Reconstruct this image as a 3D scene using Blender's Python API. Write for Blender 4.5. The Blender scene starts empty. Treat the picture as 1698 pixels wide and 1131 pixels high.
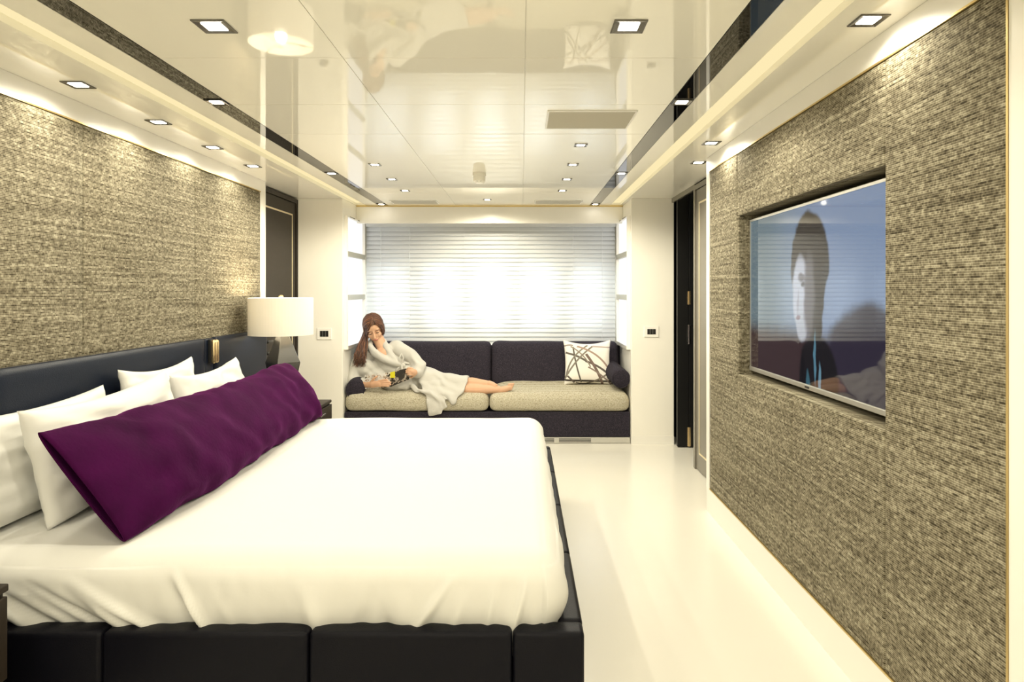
import bpy, bmesh, math, random
from mathutils import Vector, Matrix, noise

random.seed(7)
scene = bpy.context.scene
COL = scene.collection
PI = math.pi

# ------------------------------------------------------------------ camera
F = 1100.0            # focal length in pixels of the 1698 px wide frame
VX, VY = 865.0, 483.0 # vanishing point of the room's long axis
HC = 1.30             # camera height
cam_d = bpy.data.cameras.new('camera')
cam = bpy.data.objects.new('camera', cam_d)
COL.objects.link(cam)
cam.location = (0, 0, HC)
cam.rotation_euler = (PI / 2, 0, 0)
cam_d.sensor_fit = 'HORIZONTAL'
cam_d.sensor_width = 36.0
cam_d.lens = F * 36.0 / 1698.0
cam_d.shift_x = -(VX - 849.0) / 1698.0
cam_d.shift_y = -(565.5 - VY) / 1698.0
cam_d.clip_start = 0.05
scene.camera = cam

def P(px, py, Y):
    return Vector(((px - VX) * Y / F, Y, HC + (VY - py) * Y / F))

# ------------------------------------------------------------------ world, exposure
w = bpy.data.worlds.new('world'); scene.world = w
w.use_nodes = True
w.node_tree.nodes['Background'].inputs[0].default_value = (0.84, 0.93, 1.0, 1)
w.node_tree.nodes['Background'].inputs[1].default_value = 7.5
vs = scene.view_settings
vs.view_transform = 'Standard'
vs.look = 'None'
vs.exposure = 0.35
vs.gamma = 1.0
vs.use_curve_mapping = False
WARM = (1.0, 0.925, 0.74)
P_MAIN, P_WASH = 14.0, 4.6   # watts of the ceiling and wall washing downlights

# ------------------------------------------------------------------ materials
def new_mat(name):
    m = bpy.data.materials.new(name); m.use_nodes = True
    return m, m.node_tree, m.node_tree.nodes['Principled BSDF']

def pmat(name, col, rough=0.5, metal=0.0, ior=1.5, spec=0.5, sheen=0.0, sheen_col=None,
         bump=0.0, bscale=50.0, emit=None, estr=0.0, coat=0.0, var=0.0, vscale=8.0, coat_rough=0.03):
    m, nt, b = new_mat(name)
    b.inputs['Base Color'].default_value = (*col, 1)
    b.inputs['Roughness'].default_value = rough
    b.inputs['Metallic'].default_value = metal
    b.inputs['IOR'].default_value = ior
    b.inputs['Specular IOR Level'].default_value = spec
    b.inputs['Coat Weight'].default_value = coat
    b.inputs['Coat Roughness'].default_value = coat_rough
    if sheen:
        b.inputs['Sheen Weight'].default_value = sheen
        b.inputs['Sheen Roughness'].default_value = 0.35
        b.inputs['Sheen Tint'].default_value = (*(sheen_col or (1, 1, 1)), 1)
    if emit:
        b.inputs['Emission Color'].default_value = (*emit, 1)
        b.inputs['Emission Strength'].default_value = estr
    tc = nt.nodes.new('ShaderNodeTexCoord')
    if bump:
        n = nt.nodes.new('ShaderNodeTexNoise'); n.inputs['Scale'].default_value = bscale
        n.inputs['Detail'].default_value = 4
        bp = nt.nodes.new('ShaderNodeBump'); bp.inputs['Strength'].default_value = bump
        bp.inputs['Distance'].default_value = 0.01
        nt.links.new(tc.outputs['Object'], n.inputs['Vector'])
        nt.links.new(n.outputs['Fac'], bp.inputs['Height'])
        nt.links.new(bp.outputs['Normal'], b.inputs['Normal'])
    if var:
        n2 = nt.nodes.new('ShaderNodeTexNoise'); n2.inputs['Scale'].default_value = vscale
        n2.inputs['Detail'].default_value = 5
        mx = nt.nodes.new('ShaderNodeMix'); mx.data_type = 'RGBA'
        mx.inputs[6].default_value = (*[c * (1 - var) for c in col], 1)
        mx.inputs[7].default_value = (*[min(1, c * (1 + var)) for c in col], 1)
        nt.links.new(tc.outputs['Object'], n2.inputs['Vector'])
        nt.links.new(n2.outputs['Fac'], mx.inputs[0])
        nt.links.new(mx.outputs[2], b.inputs['Base Color'])
    return m

def math_node(nt, op, a, b=None, clamp=False):
    n = nt.nodes.new('ShaderNodeMath'); n.operation = op; n.use_clamp = clamp
    for i, v in enumerate((a, b)):
        if v is None: continue
        if isinstance(v, (int, float)): n.inputs[i].default_value = v
        else: nt.links.new(v, n.inputs[i])
    return n.outputs[0]

def weave_mat(name, ramp, sc_a, sc_b, line=0.0, rough=0.9, bump=0.4, amt=(0.6, 0.4), lines_amt=0.2):
    """woven cloth: two stretched noises plus fine thread lines"""
    m, nt, b = new_mat(name)
    tc = nt.nodes.new('ShaderNodeTexCoord')
    outs = []
    for sc in (sc_a, sc_b):
        mp = nt.nodes.new('ShaderNodeMapping'); mp.inputs['Scale'].default_value = sc
        nt.links.new(tc.outputs['Object'], mp.inputs['Vector'])
        n = nt.nodes.new('ShaderNodeTexNoise'); n.inputs['Scale'].default_value = 1.0
        n.inputs['Detail'].default_value = 2.0
        nt.links.new(mp.outputs[0], n.inputs['Vector'])
        outs.append(n.outputs['Fac'])
    v = math_node(nt, 'ADD', math_node(nt, 'MULTIPLY', outs[0], amt[0]), math_node(nt, 'MULTIPLY', outs[1], amt[1]))
    if line:
        sep = nt.nodes.new('ShaderNodeSeparateXYZ'); nt.links.new(tc.outputs['Object'], sep.inputs[0])
        zz = math_node(nt, 'ADD', sep.outputs['Z'], math_node(nt, 'MULTIPLY', outs[1], 0.004))
        s = math_node(nt, 'SINE', math_node(nt, 'MULTIPLY', zz, 2 * PI / line))
        v = math_node(nt, 'ADD', v, math_node(nt, 'MULTIPLY', s, lines_amt * 0.5))
    cr = nt.nodes.new('ShaderNodeValToRGB')
    el = cr.color_ramp.elements
    while len(el) < len(ramp): el.new(0.5)
    for e, (p, c) in zip(el, ramp): e.position = p; e.color = (*c, 1)
    nt.links.new(v, cr.inputs[0])
    nt.links.new(cr.outputs[0], b.inputs['Base Color'])
    b.inputs['Roughness'].default_value = rough
    b.inputs['Specular IOR Level'].default_value = 0.2
    bp = nt.nodes.new('ShaderNodeBump'); bp.inputs['Strength'].default_value = bump
    bp.inputs['Distance'].default_value = 0.004
    nt.links.new(v, bp.inputs['Height']); nt.links.new(bp.outputs[0], b.inputs['Normal'])
    return m

def emis(name, col, s):
    m = bpy.data.materials.new(name); m.use_nodes = True
    nt = m.node_tree; nt.nodes.clear()
    e = nt.nodes.new('ShaderNodeEmission'); o = nt.nodes.new('ShaderNodeOutputMaterial')
    e.inputs[0].default_value = (*col, 1); e.inputs[1].default_value = s
    nt.links.new(e.outputs[0], o.inputs[0])
    return m

M = {}
M['lacquer'] = pmat('ceiling lacquer', (0.91, 0.885, 0.785), rough=0.03, ior=1.55, spec=0.6)
M['white'] = pmat('white lacquer wall', (0.90, 0.875, 0.80), rough=0.28, var=0.015)
M['white_plain'] = pmat('white plastic', (0.88, 0.86, 0.80), rough=0.35)
M['seam'] = pmat('joint backing', (0.90, 0.88, 0.80), rough=0.4)
M['black_glass'] = pmat('black mirror glass', (0.006, 0.006, 0.006), rough=0.01, ior=1.5, spec=0.5)
M['led'] = emis('cove light', (1.0, 0.84, 0.47), 0.78)
M['lens'] = emis('downlight lens', (1.0, 0.93, 0.80), 14.0)
M['backlit'] = emis('backlit panel', (1.0, 0.99, 0.96), 0.85)
M['fixture'] = pmat('dark chrome', (0.16, 0.15, 0.13), rough=0.22, metal=0.9)
M['floor'] = pmat('cream resin floor', (0.80, 0.775, 0.70), rough=0.22, ior=1.5, spec=0.55, var=0.012, vscale=3)
def wall_cloth():
    """woven cloth with separate horizontal threads: every thread row has its own dashes"""
    m, nt, b = new_mat('woven wall cloth')
    tc = nt.nodes.new('ShaderNodeTexCoord')
    sep = nt.nodes.new('ShaderNodeSeparateXYZ'); nt.links.new(tc.outputs['Object'], sep.inputs[0])
    y = math_node(nt, 'ADD', sep.outputs['Y'], sep.outputs['X'])
    wv = nt.nodes.new('ShaderNodeTexNoise'); wv.inputs['Scale'].default_value = 7.0
    nt.links.new(tc.outputs['Object'], wv.inputs['Vector'])
    z = math_node(nt, 'ADD', sep.outputs['Z'], math_node(nt, 'MULTIPLY', wv.outputs['Fac'], .0015))
    zr = math_node(nt, 'DIVIDE', z, 0.0062)
    row = math_node(nt, 'FLOOR', zr); fr = math_node(nt, 'FRACT', zr)
    def n2(sy, sr, det):
        cb = nt.nodes.new('ShaderNodeCombineXYZ')
        nt.links.new(math_node(nt, 'MULTIPLY', y, sy), cb.inputs[0]); nt.links.new(math_node(nt, 'MULTIPLY', row, sr), cb.inputs[1])
        n = nt.nodes.new('ShaderNodeTexNoise'); n.inputs['Scale'].default_value = 1.0; n.inputs['Detail'].default_value = det
        nt.links.new(cb.outputs[0], n.inputs['Vector'])
        return n.outputs['Fac']
    a1, a2, a3 = n2(40, 3.17, 1), n2(130, 5.71, 1), n2(2.0, 7.93, 0)
    prof = math_node(nt, 'SUBTRACT', 1.0, math_node(nt, 'MULTIPLY', math_node(nt, 'ABSOLUTE', math_node(nt, 'SUBTRACT', fr, .5)), 2.0))
    v = math_node(nt, 'ADD', math_node(nt, 'MULTIPLY', a1, .50), math_node(nt, 'MULTIPLY', a2, .34))
    v = math_node(nt, 'ADD', v, math_node(nt, 'MULTIPLY', a3, .26))
    v = math_node(nt, 'ADD', v, math_node(nt, 'MULTIPLY', math_node(nt, 'SUBTRACT', prof, .5), -.17))
    cr = nt.nodes.new('ShaderNodeValToRGB'); el = cr.color_ramp.elements
    ramp = [(.37, (.044, .036, .021)), (.49, (.135, .117, .078)), (.58, (.215, .190, .132)), (.72, (.44, .405, .30))]
    while len(el) < len(ramp): el.new(.5)
    for e, (p, c) in zip(el, ramp): e.position = p; e.color = (*c, 1)
    nt.links.new(v, cr.inputs[0]); nt.links.new(cr.outputs[0], b.inputs['Base Color'])
    b.inputs['Roughness'].default_value = .9; b.inputs['Specular IOR Level'].default_value = .15
    bp = nt.nodes.new('ShaderNodeBump'); bp.inputs['Strength'].default_value = .18; bp.inputs['Distance'].default_value = .003
    nt.links.new(math_node(nt, 'ADD', prof, v), bp.inputs['Height']); nt.links.new(bp.outputs[0], b.inputs['Normal'])
    return m
M['fabric'] = wall_cloth()
M['gold'] = pmat('gold trim', (0.62, 0.47, 0.20), rough=0.35, metal=0.8)
M['inlay'] = pmat('cream inlay', (0.72, 0.62, 0.40), rough=0.35)
M['brass'] = pmat('brass', (0.78, 0.60, 0.34), rough=0.25, metal=0.9)
M['leather'] = pmat('midnight leather', (0.006, 0.010, 0.022), rough=0.40, spec=0.22, bump=0.12, bscale=260)
M['leather_black'] = pmat('black leather', (0.004, 0.004, 0.007), rough=0.42, spec=0.13, bump=0.12, bscale=260)
M['espresso'] = pmat('espresso wood', (0.024, 0.018, 0.013), rough=0.42, spec=0.18, var=0.25, vscale=30)
M['taupe'] = pmat('taupe lacquer', (0.165, 0.15, 0.12), rough=0.25, spec=0.6)
M['black'] = pmat('black lacquer', (0.006, 0.006, 0.006), rough=0.45, spec=0.3)
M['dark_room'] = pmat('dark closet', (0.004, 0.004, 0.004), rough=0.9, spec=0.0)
M['sheet'] = pmat('white cotton', (0.76, 0.755, 0.72), rough=0.85, spec=0.15, bump=0.05, bscale=35)
M['velvet'] = pmat('plum velvet', (0.036, 0.0018, 0.031), rough=0.8, spec=0.05, sheen=0.17, sheen_col=(0.66, 0.08, 0.62), bump=0.14, bscale=60, var=0.65, vscale=7)
M['charcoal'] = weave_mat('charcoal tweed', [(0.3, (0.009, 0.008, 0.012)), (0.52, (0.026, 0.022, 0.032)), (0.72, (0.066, 0.056, 0.076))],
    (160, 160, 160), (420, 420, 420), bump=0.4)
M['tweed'] = weave_mat('cream tweed', [(0.34, (0.10, 0.08, 0.045)), (0.44, (0.40, 0.36, 0.255)), (0.60, (0.56, 0.525, 0.42))],
    (80, 220, 330), (260, 300, 420), bump=0.5, line=.010, lines_amt=.07)
M['shade'] = None
M['chrome'] = pmat('chrome', (0.72, 0.72, 0.70), rough=0.18, metal=1.0)
M['silver'] = pmat('satin silver', (0.50, 0.49, 0.45), rough=0.35, metal=0.8)
M['alu'] = pmat('brushed aluminium', (0.60, 0.59, 0.55), rough=0.4, metal=0.6)
M['skin'] = pmat('skin', (0.62, 0.37, 0.235), rough=0.5, spec=0.3, var=0.06, vscale=20)
M['lips'] = pmat('lips', (0.45, 0.15, 0.12), rough=0.45)
M['eye'] = pmat('eye', (0.03, 0.02, 0.015), rough=0.2)
M['hair'] = pmat('chestnut hair', (0.10, 0.036, 0.016), rough=0.40, spec=0.5, var=0.75, vscale=30, bump=.3, bscale=120)
M['hair_dark'] = pmat('dark brown hair', (0.045, 0.017, 0.009), rough=0.40, spec=0.5)
M['hair_copper'] = pmat('copper hair', (0.19, 0.075, 0.028), rough=0.40, spec=0.5)
M['robe'] = pmat('white terry', (0.56, 0.545, 0.50), rough=0.95, spec=0.1, sheen=0.2, bump=0.35, bscale=220)
M['blackplastic'] = pmat('black plastic', (0.012, 0.012, 0.012), rough=0.35)
M['graphite'] = pmat('graphite lamp base', (0.035, 0.034, 0.028), rough=0.22, metal=0.0, spec=0.8, coat=0.5)
M['glass'] = None

def make_shade():
    m = bpy.data.materials.new('lamp shade linen'); m.use_nodes = True
    nt = m.node_tree; nt.nodes.clear()
    d = nt.nodes.new('ShaderNodeBsdfDiffuse'); t = nt.nodes.new('ShaderNodeBsdfTranslucent')
    mx = nt.nodes.new('ShaderNodeMixShader'); o = nt.nodes.new('ShaderNodeOutputMaterial')
    d.inputs[0].default_value = (0.88, 0.85, 0.78, 1); t.inputs[0].default_value = (0.85, 0.80, 0.68, 1)
    mx.inputs[0].default_value = 0.13
    nt.links.new(d.outputs[0], mx.inputs[1]); nt.links.new(t.outputs[0], mx.inputs[2]); nt.links.new(mx.outputs[0], o.inputs[0])
    return m
M['shade'] = make_shade()

def make_slat():
    m = bpy.data.materials.new('blind slat'); m.use_nodes = True
    nt = m.node_tree; nt.nodes.clear()
    d = nt.nodes.new('ShaderNodeBsdfDiffuse'); t = nt.nodes.new('ShaderNodeBsdfTranslucent')
    mx = nt.nodes.new('ShaderNodeMixShader'); o = nt.nodes.new('ShaderNodeOutputMaterial')
    d.inputs[0].default_value = (0.93, 0.945, 0.95, 1); t.inputs[0].default_value = (0.92, 0.95, 0.97, 1)
    mx.inputs[0].default_value = 0.27
    nt.links.new(d.outputs[0], mx.inputs[1]); nt.links.new(t.outputs[0], mx.inputs[2]); nt.links.new(mx.outputs[0], o.inputs[0])
    return m
M['slat'] = make_slat()

def make_glass():
    m = bpy.data.materials.new('window glass'); m.use_nodes = True
    nt = m.node_tree; nt.nodes.clear()
    t = nt.nodes.new('ShaderNodeBsdfTransparent'); g = nt.nodes.new('ShaderNodeBsdfGlossy')
    mx = nt.nodes.new('ShaderNodeMixShader'); o = nt.nodes.new('ShaderNodeOutputMaterial')
    g.inputs[1].default_value = 0.02; mx.inputs[0].default_value = 0.06
    nt.links.new(t.outputs[0], mx.inputs[1]); nt.links.new(g.outputs[0], mx.inputs[2]); nt.links.new(mx.outputs[0], o.inputs[0])
    return m
M['glass'] = make_glass()

# ------------------------------------------------------------------ object helpers
ORG = {}
def tag(o, label=None, cat=None, group=None, kind=None):
    if label: o['label'] = label
    if cat: o['category'] = cat
    if group: o['group'] = group
    if kind: o['kind'] = kind
    return o

def thing(name, label, cat, loc=(0, 0, 0), group=None):
    o = bpy.data.objects.new(name, None); COL.objects.link(o)
    o.empty_display_size = 0.05
    o.location = loc; ORG[o.name] = Vector(loc)
    return tag(o, label, cat, group)

def link(name, me, mat, parent=None, smooth=False, origin=None):
    """me holds world coordinates; the origin is the parent's, or given"""
    o = bpy.data.objects.new(name, me); COL.objects.link(o)
    if parent is not None:
        og = ORG[parent.name]; o.parent = parent; ORG[o.name] = og
        me.transform(Matrix.Translation(-og))
    else:
        og = Vector(origin) if origin is not None else Vector((0, 0, 0))
        me.transform(Matrix.Translation(-og)); o.location = og; ORG[o.name] = og
    if mat is not None and not me.materials: me.materials.append(mat)
    if smooth:
        for p in me.polygons: p.use_smooth = True
    me.update()
    return o

def bm_mesh(bm, name='mesh'):
    bmesh.ops.recalc_face_normals(bm, faces=bm.faces)
    me = bpy.data.meshes.new(name); bm.to_mesh(me); bm.free()
    return me

def raw(verts, faces, name='mesh'):
    me = bpy.data.meshes.new(name); me.from_pydata([tuple(v) for v in verts], [], faces); me.update()
    bm = bmesh.new(); bm.from_mesh(me); bmesh.ops.recalc_face_normals(bm, faces=bm.faces); bm.to_mesh(me); bm.free()
    return me

def box_bm(b, bevel=0.0, seg=2, bm=None):
    x0, x1, y0, y1, z0, z1 = b
    new = bm is None
    if new: bm = bmesh.new()
    r = bmesh.ops.create_cube(bm, size=1.0)
    vs_ = r['verts']
    for v in vs_:
        v.co = Vector(((x0 + x1) / 2 + v.co.x * (x1 - x0), (y0 + y1) / 2 + v.co.y * (y1 - y0), (z0 + z1) / 2 + v.co.z * (z1 - z0)))
    if bevel:
        es = list({e for v in vs_ for e in v.link_edges})
        bmesh.ops.bevel(bm, geom=es, offset=bevel, segments=seg, affect='EDGES', profile=0.5)
    return bm

def box(name, b, mat, parent=None, bevel=0.0, seg=2, smooth=None, origin=None):
    me = bm_mesh(box_bm(b, bevel, seg))
    return link(name, me, mat, parent, smooth=(bevel > 0.006 if smooth is None else smooth), origin=origin)

def multi_box(name, bs, mat, parent=None, bevel=0.0, origin=None):
    bm = bmesh.new()
    for b in bs: box_bm(b, bevel, 1, bm)
    return link(name, bm_mesh(bm), mat, parent, origin=origin)

def tube_bm(bm, pts, rads, n=12, cap=True, squash=None):
    """tapered tube through pts with rounded ends; squash = (axis vector, factor)"""
    pts = [Vector(p) for p in pts]
    rings = []
    d0 = (pts[1] - pts[0]).normalized()
    up = Vector((0, 0, 1)) if abs(d0.z) < 0.9 else Vector((0, 1, 0))
    s = d0.cross(up).normalized()
    stations = []
    if cap:
        for k in (85, 60, 35):
            a = math.radians(k)
            stations.append((pts[0] - d0 * rads[0] * math.sin(a), rads[0] * math.cos(a), d0))
    for i, p in enumerate(pts):
        if i == 0: d = d0
        elif i == len(pts) - 1: d = (pts[i] - pts[i - 1]).normalized()
        else: d = ((pts[i + 1] - p).normalized() + (p - pts[i - 1]).normalized()).normalized()
        stations.append((p, rads[i], d))
    if cap:
        d1 = (pts[-1] - pts[-2]).normalized()
        for k in (35, 60, 85):
            a = math.radians(k)
            stations.append((pts[-1] + d1 * rads[-1] * math.sin(a), rads[-1] * math.cos(a), d1))
    for c, r, d in stations:
        s = (s - d * s.dot(d)).normalized()
        t = d.cross(s)
        ring = []
        for k in range(n):
            a = 2 * PI * k / n
            off = s * math.cos(a) * r + t * math.sin(a) * r
            if squash:
                ax, fct = squash
                off = off - ax * off.dot(ax) * (1 - fct)
            ring.append(bm.verts.new(c + off))
        rings.append(ring)
    for a, b in zip(rings, rings[1:]):
        for k in range(n):
            bm.faces.new((a[k], a[(k + 1) % n], b[(k + 1) % n], b[k]))
    bm.faces.new(rings[0][::-1]); bm.faces.new(rings[-1])

def ell_bm(bm, c, r, rot=None, sub=3):
    res = bmesh.ops.create_icosphere(bm, subdivisions=sub, radius=1.0)
    for v in res['verts']:
        p = Vector((v.co.x * r[0], v.co.y * r[1], v.co.z * r[2]))
        if rot is not None: p = rot @ p
        v.co = Vector(c) + p

def slab_bm(bm, poly, thick):
    """a closed slab around a list of 3D quads grid rows; poly = rows of points"""
    nr, nc = len(poly), len(poly[0])
    top, bot = [], []
    for i in range(nr):
        a, b = [], []
        for j in range(nc):
            du = Vector(poly[i][min(j + 1, nc - 1)]) - Vector(poly[i][max(j - 1, 0)])
            dv = Vector(poly[min(i + 1, nr - 1)][j]) - Vector(poly[max(i - 1, 0)][j])
            nrm = du.cross(dv)
            nrm = nrm.normalized() if nrm.length > 1e-9 else Vector((0, 0, 1))
            a.append(bm.verts.new(Vector(poly[i][j]) + nrm * thick / 2)); b.append(bm.verts.new(Vector(poly[i][j]) - nrm * thick / 2))
        top.append(a); bot.append(b)
    for i in range(nr - 1):
        for j in range(nc - 1):
            bm.faces.new((top[i][j], top[i][j + 1], top[i + 1][j + 1], top[i + 1][j]))
            bm.faces.new((bot[i][j], bot[i + 1][j], bot[i + 1][j + 1], bot[i][j + 1]))
    for i in range(nr - 1):
        bm.faces.new((top[i][0], top[i + 1][0], bot[i + 1][0], bot[i][0]))
        bm.faces.new((top[i][-1], bot[i][-1], bot[i + 1][-1], top[i + 1][-1]))
    for j in range(nc - 1):
        bm.faces.new((top[0][j], bot[0][j], bot[0][j + 1], top[0][j + 1]))
        bm.faces.new((top[-1][j], top[-1][j + 1], bot[-1][j + 1], bot[-1][j]))

def remeshed(bm, voxel, smooth_it=4, factor=0.5):
    me = bm_mesh(bm)
    o = bpy.data.objects.new('tmp', me); COL.objects.link(o)
    r = o.modifiers.new('r', 'REMESH'); r.mode = 'VOXEL'; r.voxel_size = voxel
    if smooth_it:
        s = o.modifiers.new('s', 'SMOOTH'); s.iterations = smooth_it; s.factor = factor
    dg = bpy.context.evaluated_depsgraph_get()
    out = bpy.data.meshes.new_from_object(o.evaluated_get(dg))
    bpy.data.objects.remove(o); bpy.data.meshes.remove(me)
    return out

def round_box_mesh(b, R, n, disp=None):
    """rounded box as a quad grid; disp(point, normal) -> point"""
    x0, x1, y0, y1, z0, z1 = b
    c = Vector(((x0 + x1) / 2, (y0 + y1) / 2, (z0 + z1) / 2))
    hx, hy, hz = (x1 - x0) / 2, (y1 - y0) / 2, (z1 - z0) / 2
    nx, ny, nz = n
    verts, faces, idx = [], [], {}
    def vid(p):
        k = (round(p[0], 5), round(p[1], 5), round(p[2], 5))
        if k not in idx:
            idx[k] = len(verts); verts.append(Vector(p))
        return idx[k]
    def lin(h, m):
        # denser near the ends
        return [h * math.sin((i / m - 0.5) * PI) * 0.35 + h * (2 * i / m - 1) * 0.65 for i in range(m + 1)]
    lx, ly, lz = lin(hx, nx), lin(hy, ny), lin(hz, nz)
    for s in (-1, 1):
        for i in range(nx):
            for j in range(ny):
                faces.append([vid((lx[i], ly[j], s * hz)), vid((lx[i + 1], ly[j], s * hz)), vid((lx[i + 1], ly[j + 1], s * hz)), vid((lx[i], ly[j + 1], s * hz))])
        for i in range(nx):
            for j in range(nz):
                faces.append([vid((lx[i], s * hy, lz[j])), vid((lx[i + 1], s * hy, lz[j])), vid((lx[i + 1], s * hy, lz[j + 1])), vid((lx[i], s * hy, lz[j + 1]))])
        for i in range(ny):
            for j in range(nz):
                faces.append([vid((s * hx, ly[i], lz[j])), vid((s * hx, ly[i + 1], lz[j])), vid((s * hx, ly[i + 1], lz[j + 1])), vid((s * hx, ly[i], lz[j + 1]))])
    out = []
    for p in verts:
        q = Vector((max(-hx + R, min(hx - R, p.x)), max(-hy + R, min(hy - R, p.y)), max(-hz + R, min(hz - R, p.z))))
        d = p - q
        nrm = d.normalized() if d.length > 1e-7 else Vector((0, 0, 1))
        r = c + q + nrm * R
        if disp: r = disp(r, nrm)
        out.append(r)
    return raw(out, faces)

def fbm(p, s, o=3):
    return noise.fractal(Vector(p) * s, 1.0, 2.0, o)

# ------------------------------------------------------------------ the room
ZC = 2.088                      # ceiling
XL, XR = -1.843, 1.100          # fabric faces of the side walls
YP = 5.630                      # face of the two white pillars
YB = 6.425                       # window wall
XA0, XA1 = -1.520, 0.931        # alcove between the pillars
XD0, XD1 = -1.904, 1.275        # side door planes
YW0, YW1 = 4.68, 3.94           # far ends of left and right side wall
YN = -1.30                      # wall behind the camera

tag(box('floor', (-2.3, 2.5, YN - .1, 6.6, -0.08, 0.0), M['floor']), kind='structure')

# --- ceiling: slab, panels, black mirror bands, light coves
ceil = tag(box('ceiling', (-2.3, 2.5, YN - .1, 6.6, ZC + 0.045, ZC + 0.12), M['seam']), kind='structure')
XS = [-1.225, -0.603, 0.012, 0.622]
YS = [YN, 0.55, 2.24, 2.80, 3.33, 5.32, 6.10]
g = 0.0014
for i in range(3):
    for j in range(len(YS) - 1):
        box('ceiling_panel', (XS[i] + g, XS[i + 1] - g, YS[j] + g, YS[j + 1] - g, ZC, ZC + 0.004), M['lacquer'], ceil)
box('joint_backing', (XS[0], XS[-1], YN, 6.10, ZC + 0.004, ZC + 0.045), M['seam'], ceil)
for (a, b) in ((-1.312, -1.227), (0.624, 0.709)):
    box('black_mirror_band', (a, b, YN, 6.10, ZC, ZC + 0.045), M['black_glass'], ceil)
for (a, b) in ((-1.428, -1.314), (0.711, 0.812)):
    box('border_panel', (a, b, YN, 6.10, ZC, ZC + 0.045), M['lacquer'], ceil)
for (a, b) in ((-1.518, -1.428), (0.812, 0.902)):
    box('cove_light', (a, b, YN, 6.10, ZC + 0.025, ZC + 0.045), M['led'], ceil)
for (a, b) in ((-2.3, -1.518), (0.902, 1.30)):
    box('soffit_panel', (a, b, YN, 6.10, ZC, ZC + 0.045), M['lacquer'], ceil)

# --- left wall with cloth panels
wl = tag(box('wall_left', (-2.3, XL - 0.03, YN, YW0 + .09, 0, ZC), M['white']), kind='structure')
box('upper_band', (XL - 0.03, XL + 0.002, YN, YW0 + .09, 2.006, ZC - .001), M['white_plain'], wl)
ys = [0.88, 1.835, 2.79, 3.745, 4.68]
for a, b in zip(ys, ys[1:]):
    box('fabric_panel', (XL - 0.03, XL, a + .001, b - .001, 0.10, 2.000), M['fabric'], wl, bevel=0.007, seg=2)
box('gold_trim', (XL - 0.03, XL + 0.004, 0.88, YW0, 2.000, 2.006), M['gold'], wl)
box('end_post', (XL - 0.03, XL + 0.003, YW0 + .002, YW0 + .088, 0, 2.006), M['white_plain'], wl)
tag(box('baseboard_left', (XL - 0.03, XL + 0.002, YN, YW0 + .002, 0, 0.10), M['white_plain']), kind='structure')

# --- right wall with cloth panels and the television niche
NY0, NY1, NZ0, NZ1 = 2.012, 3.36, 0.881, 1.682
XN = 1.215
wr = tag(multi_box('wall_right', [(XN + .03, 1.60, YN, YW1, 0, ZC),
        (XR + .03, XN + .03, YN, NY0 - .03, 0, ZC), (XR + .03, XN + .03, NY1 + .03, YW1, 0, ZC),
        (XR + .03, XN + .03, NY0 - .03, NY1 + .03, 0, NZ0 - .03), (XR + .03, XN + .03, NY0 - .03, NY1 + .03, NZ1 + .03, ZC)], M['white']), kind='structure')
box('upper_band', (XR - 0.002, XR + .03, YN, YW1, 2.006, ZC - .001), M['white_plain'], wr)
for (a, b, z0, z1) in ((1.503, 2.010, .147, 2.0), (2.012, 2.70, .147, NZ0 - .001), (2.702, 3.388, .147, NZ0 - .001), (3.39, 3.878, .147, 2.0),
                       (2.012, 2.70, NZ1 + .001, 2.0), (2.702, 3.388, NZ1 + .001, 2.0)):
    box('fabric_panel', (XR, XR + .03, a + .0005, b - .0005, z0, z1), M['fabric'], wr, bevel=0.006, seg=3)
box('fabric_panel', (XR, XR + .03, NY1 + .001, 3.388, NZ0 + .0, NZ1), M['fabric'], wr, bevel=0.006, seg=3)
# niche linings
box('niche_lining', (XR + .028, XN, NY0 - .028, NY0, NZ0, NZ1), M['fabric'], wr)
box('niche_lining', (XR + .028, XN, NY1, NY1 + .028, NZ0, NZ1), M['fabric'], wr)
box('niche_lining', (XR + .028, XN, NY0 - .028, NY1 + .028, NZ0 - .028, NZ0), M['fabric'], wr)
box('niche_lining', (XR + .028, XN, NY0 - .028, NY1 + .028, NZ1, NZ1 + .028), M['fabric'], wr)
box('niche_back', (XN, XN + .028, NY0 - .028, NY1 + .028, NZ0 - .028, NZ1 + .028), M['fabric'], wr)
box('gold_trim', (XR - 0.004, XR + .03, 1.496, 3.880, 2.000, 2.006), M['gold'], wr)
box('gold_trim', (XR - 0.004, XR + .03, 1.496, 1.502, 0.141, 2.000), M['gold'], wr)
box('gold_trim', (XR - 0.003, XR + .03, 1.502, 3.880, 0.141, 0.147), M['gold'], wr)
box('end_post', (XR - 0.003, XR + .03, 3.882, YW1, 0.141, 2.006), M['white_plain'], wr)
box('near_wall_facing', (XR - 0.002, XR + .03, YN, 1.495, 0.141, 2.006), M['white_plain'], wr)
tag(box('baseboard_right', (XR - .002, XR + .03, YN, YW1, 0, 0.141), M['white_plain']), kind='structure')

tag(box('wall_rear', (-2.3, 1.6, YN - .1, YN, 0, ZC), M['white']), kind='structure')

# --- pillars either side of the window alcove
def pillar(name, x0, x1):
    w_ = tag(box(name, (x0, x1, YP, YB, 0, ZC), M['white'], bevel=0.003), kind='structure')
    return w_
wpl = pillar('wall_pillar_left', -2.3, XA0)
wpr = pillar('wall_pillar_right', XA1, 1.292)
tag(box('baseboard_pillar_left', (-1.90, XA0 + .001, YP - .004, YP + .01, 0, 0.072), M['white_plain']), kind='structure')
tag(box('baseboard_pillar_right', (XA1 - .001, 1.292, YP - .004, YP + .01, 0, 0.072), M['white_plain']), kind='structure')

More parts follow.
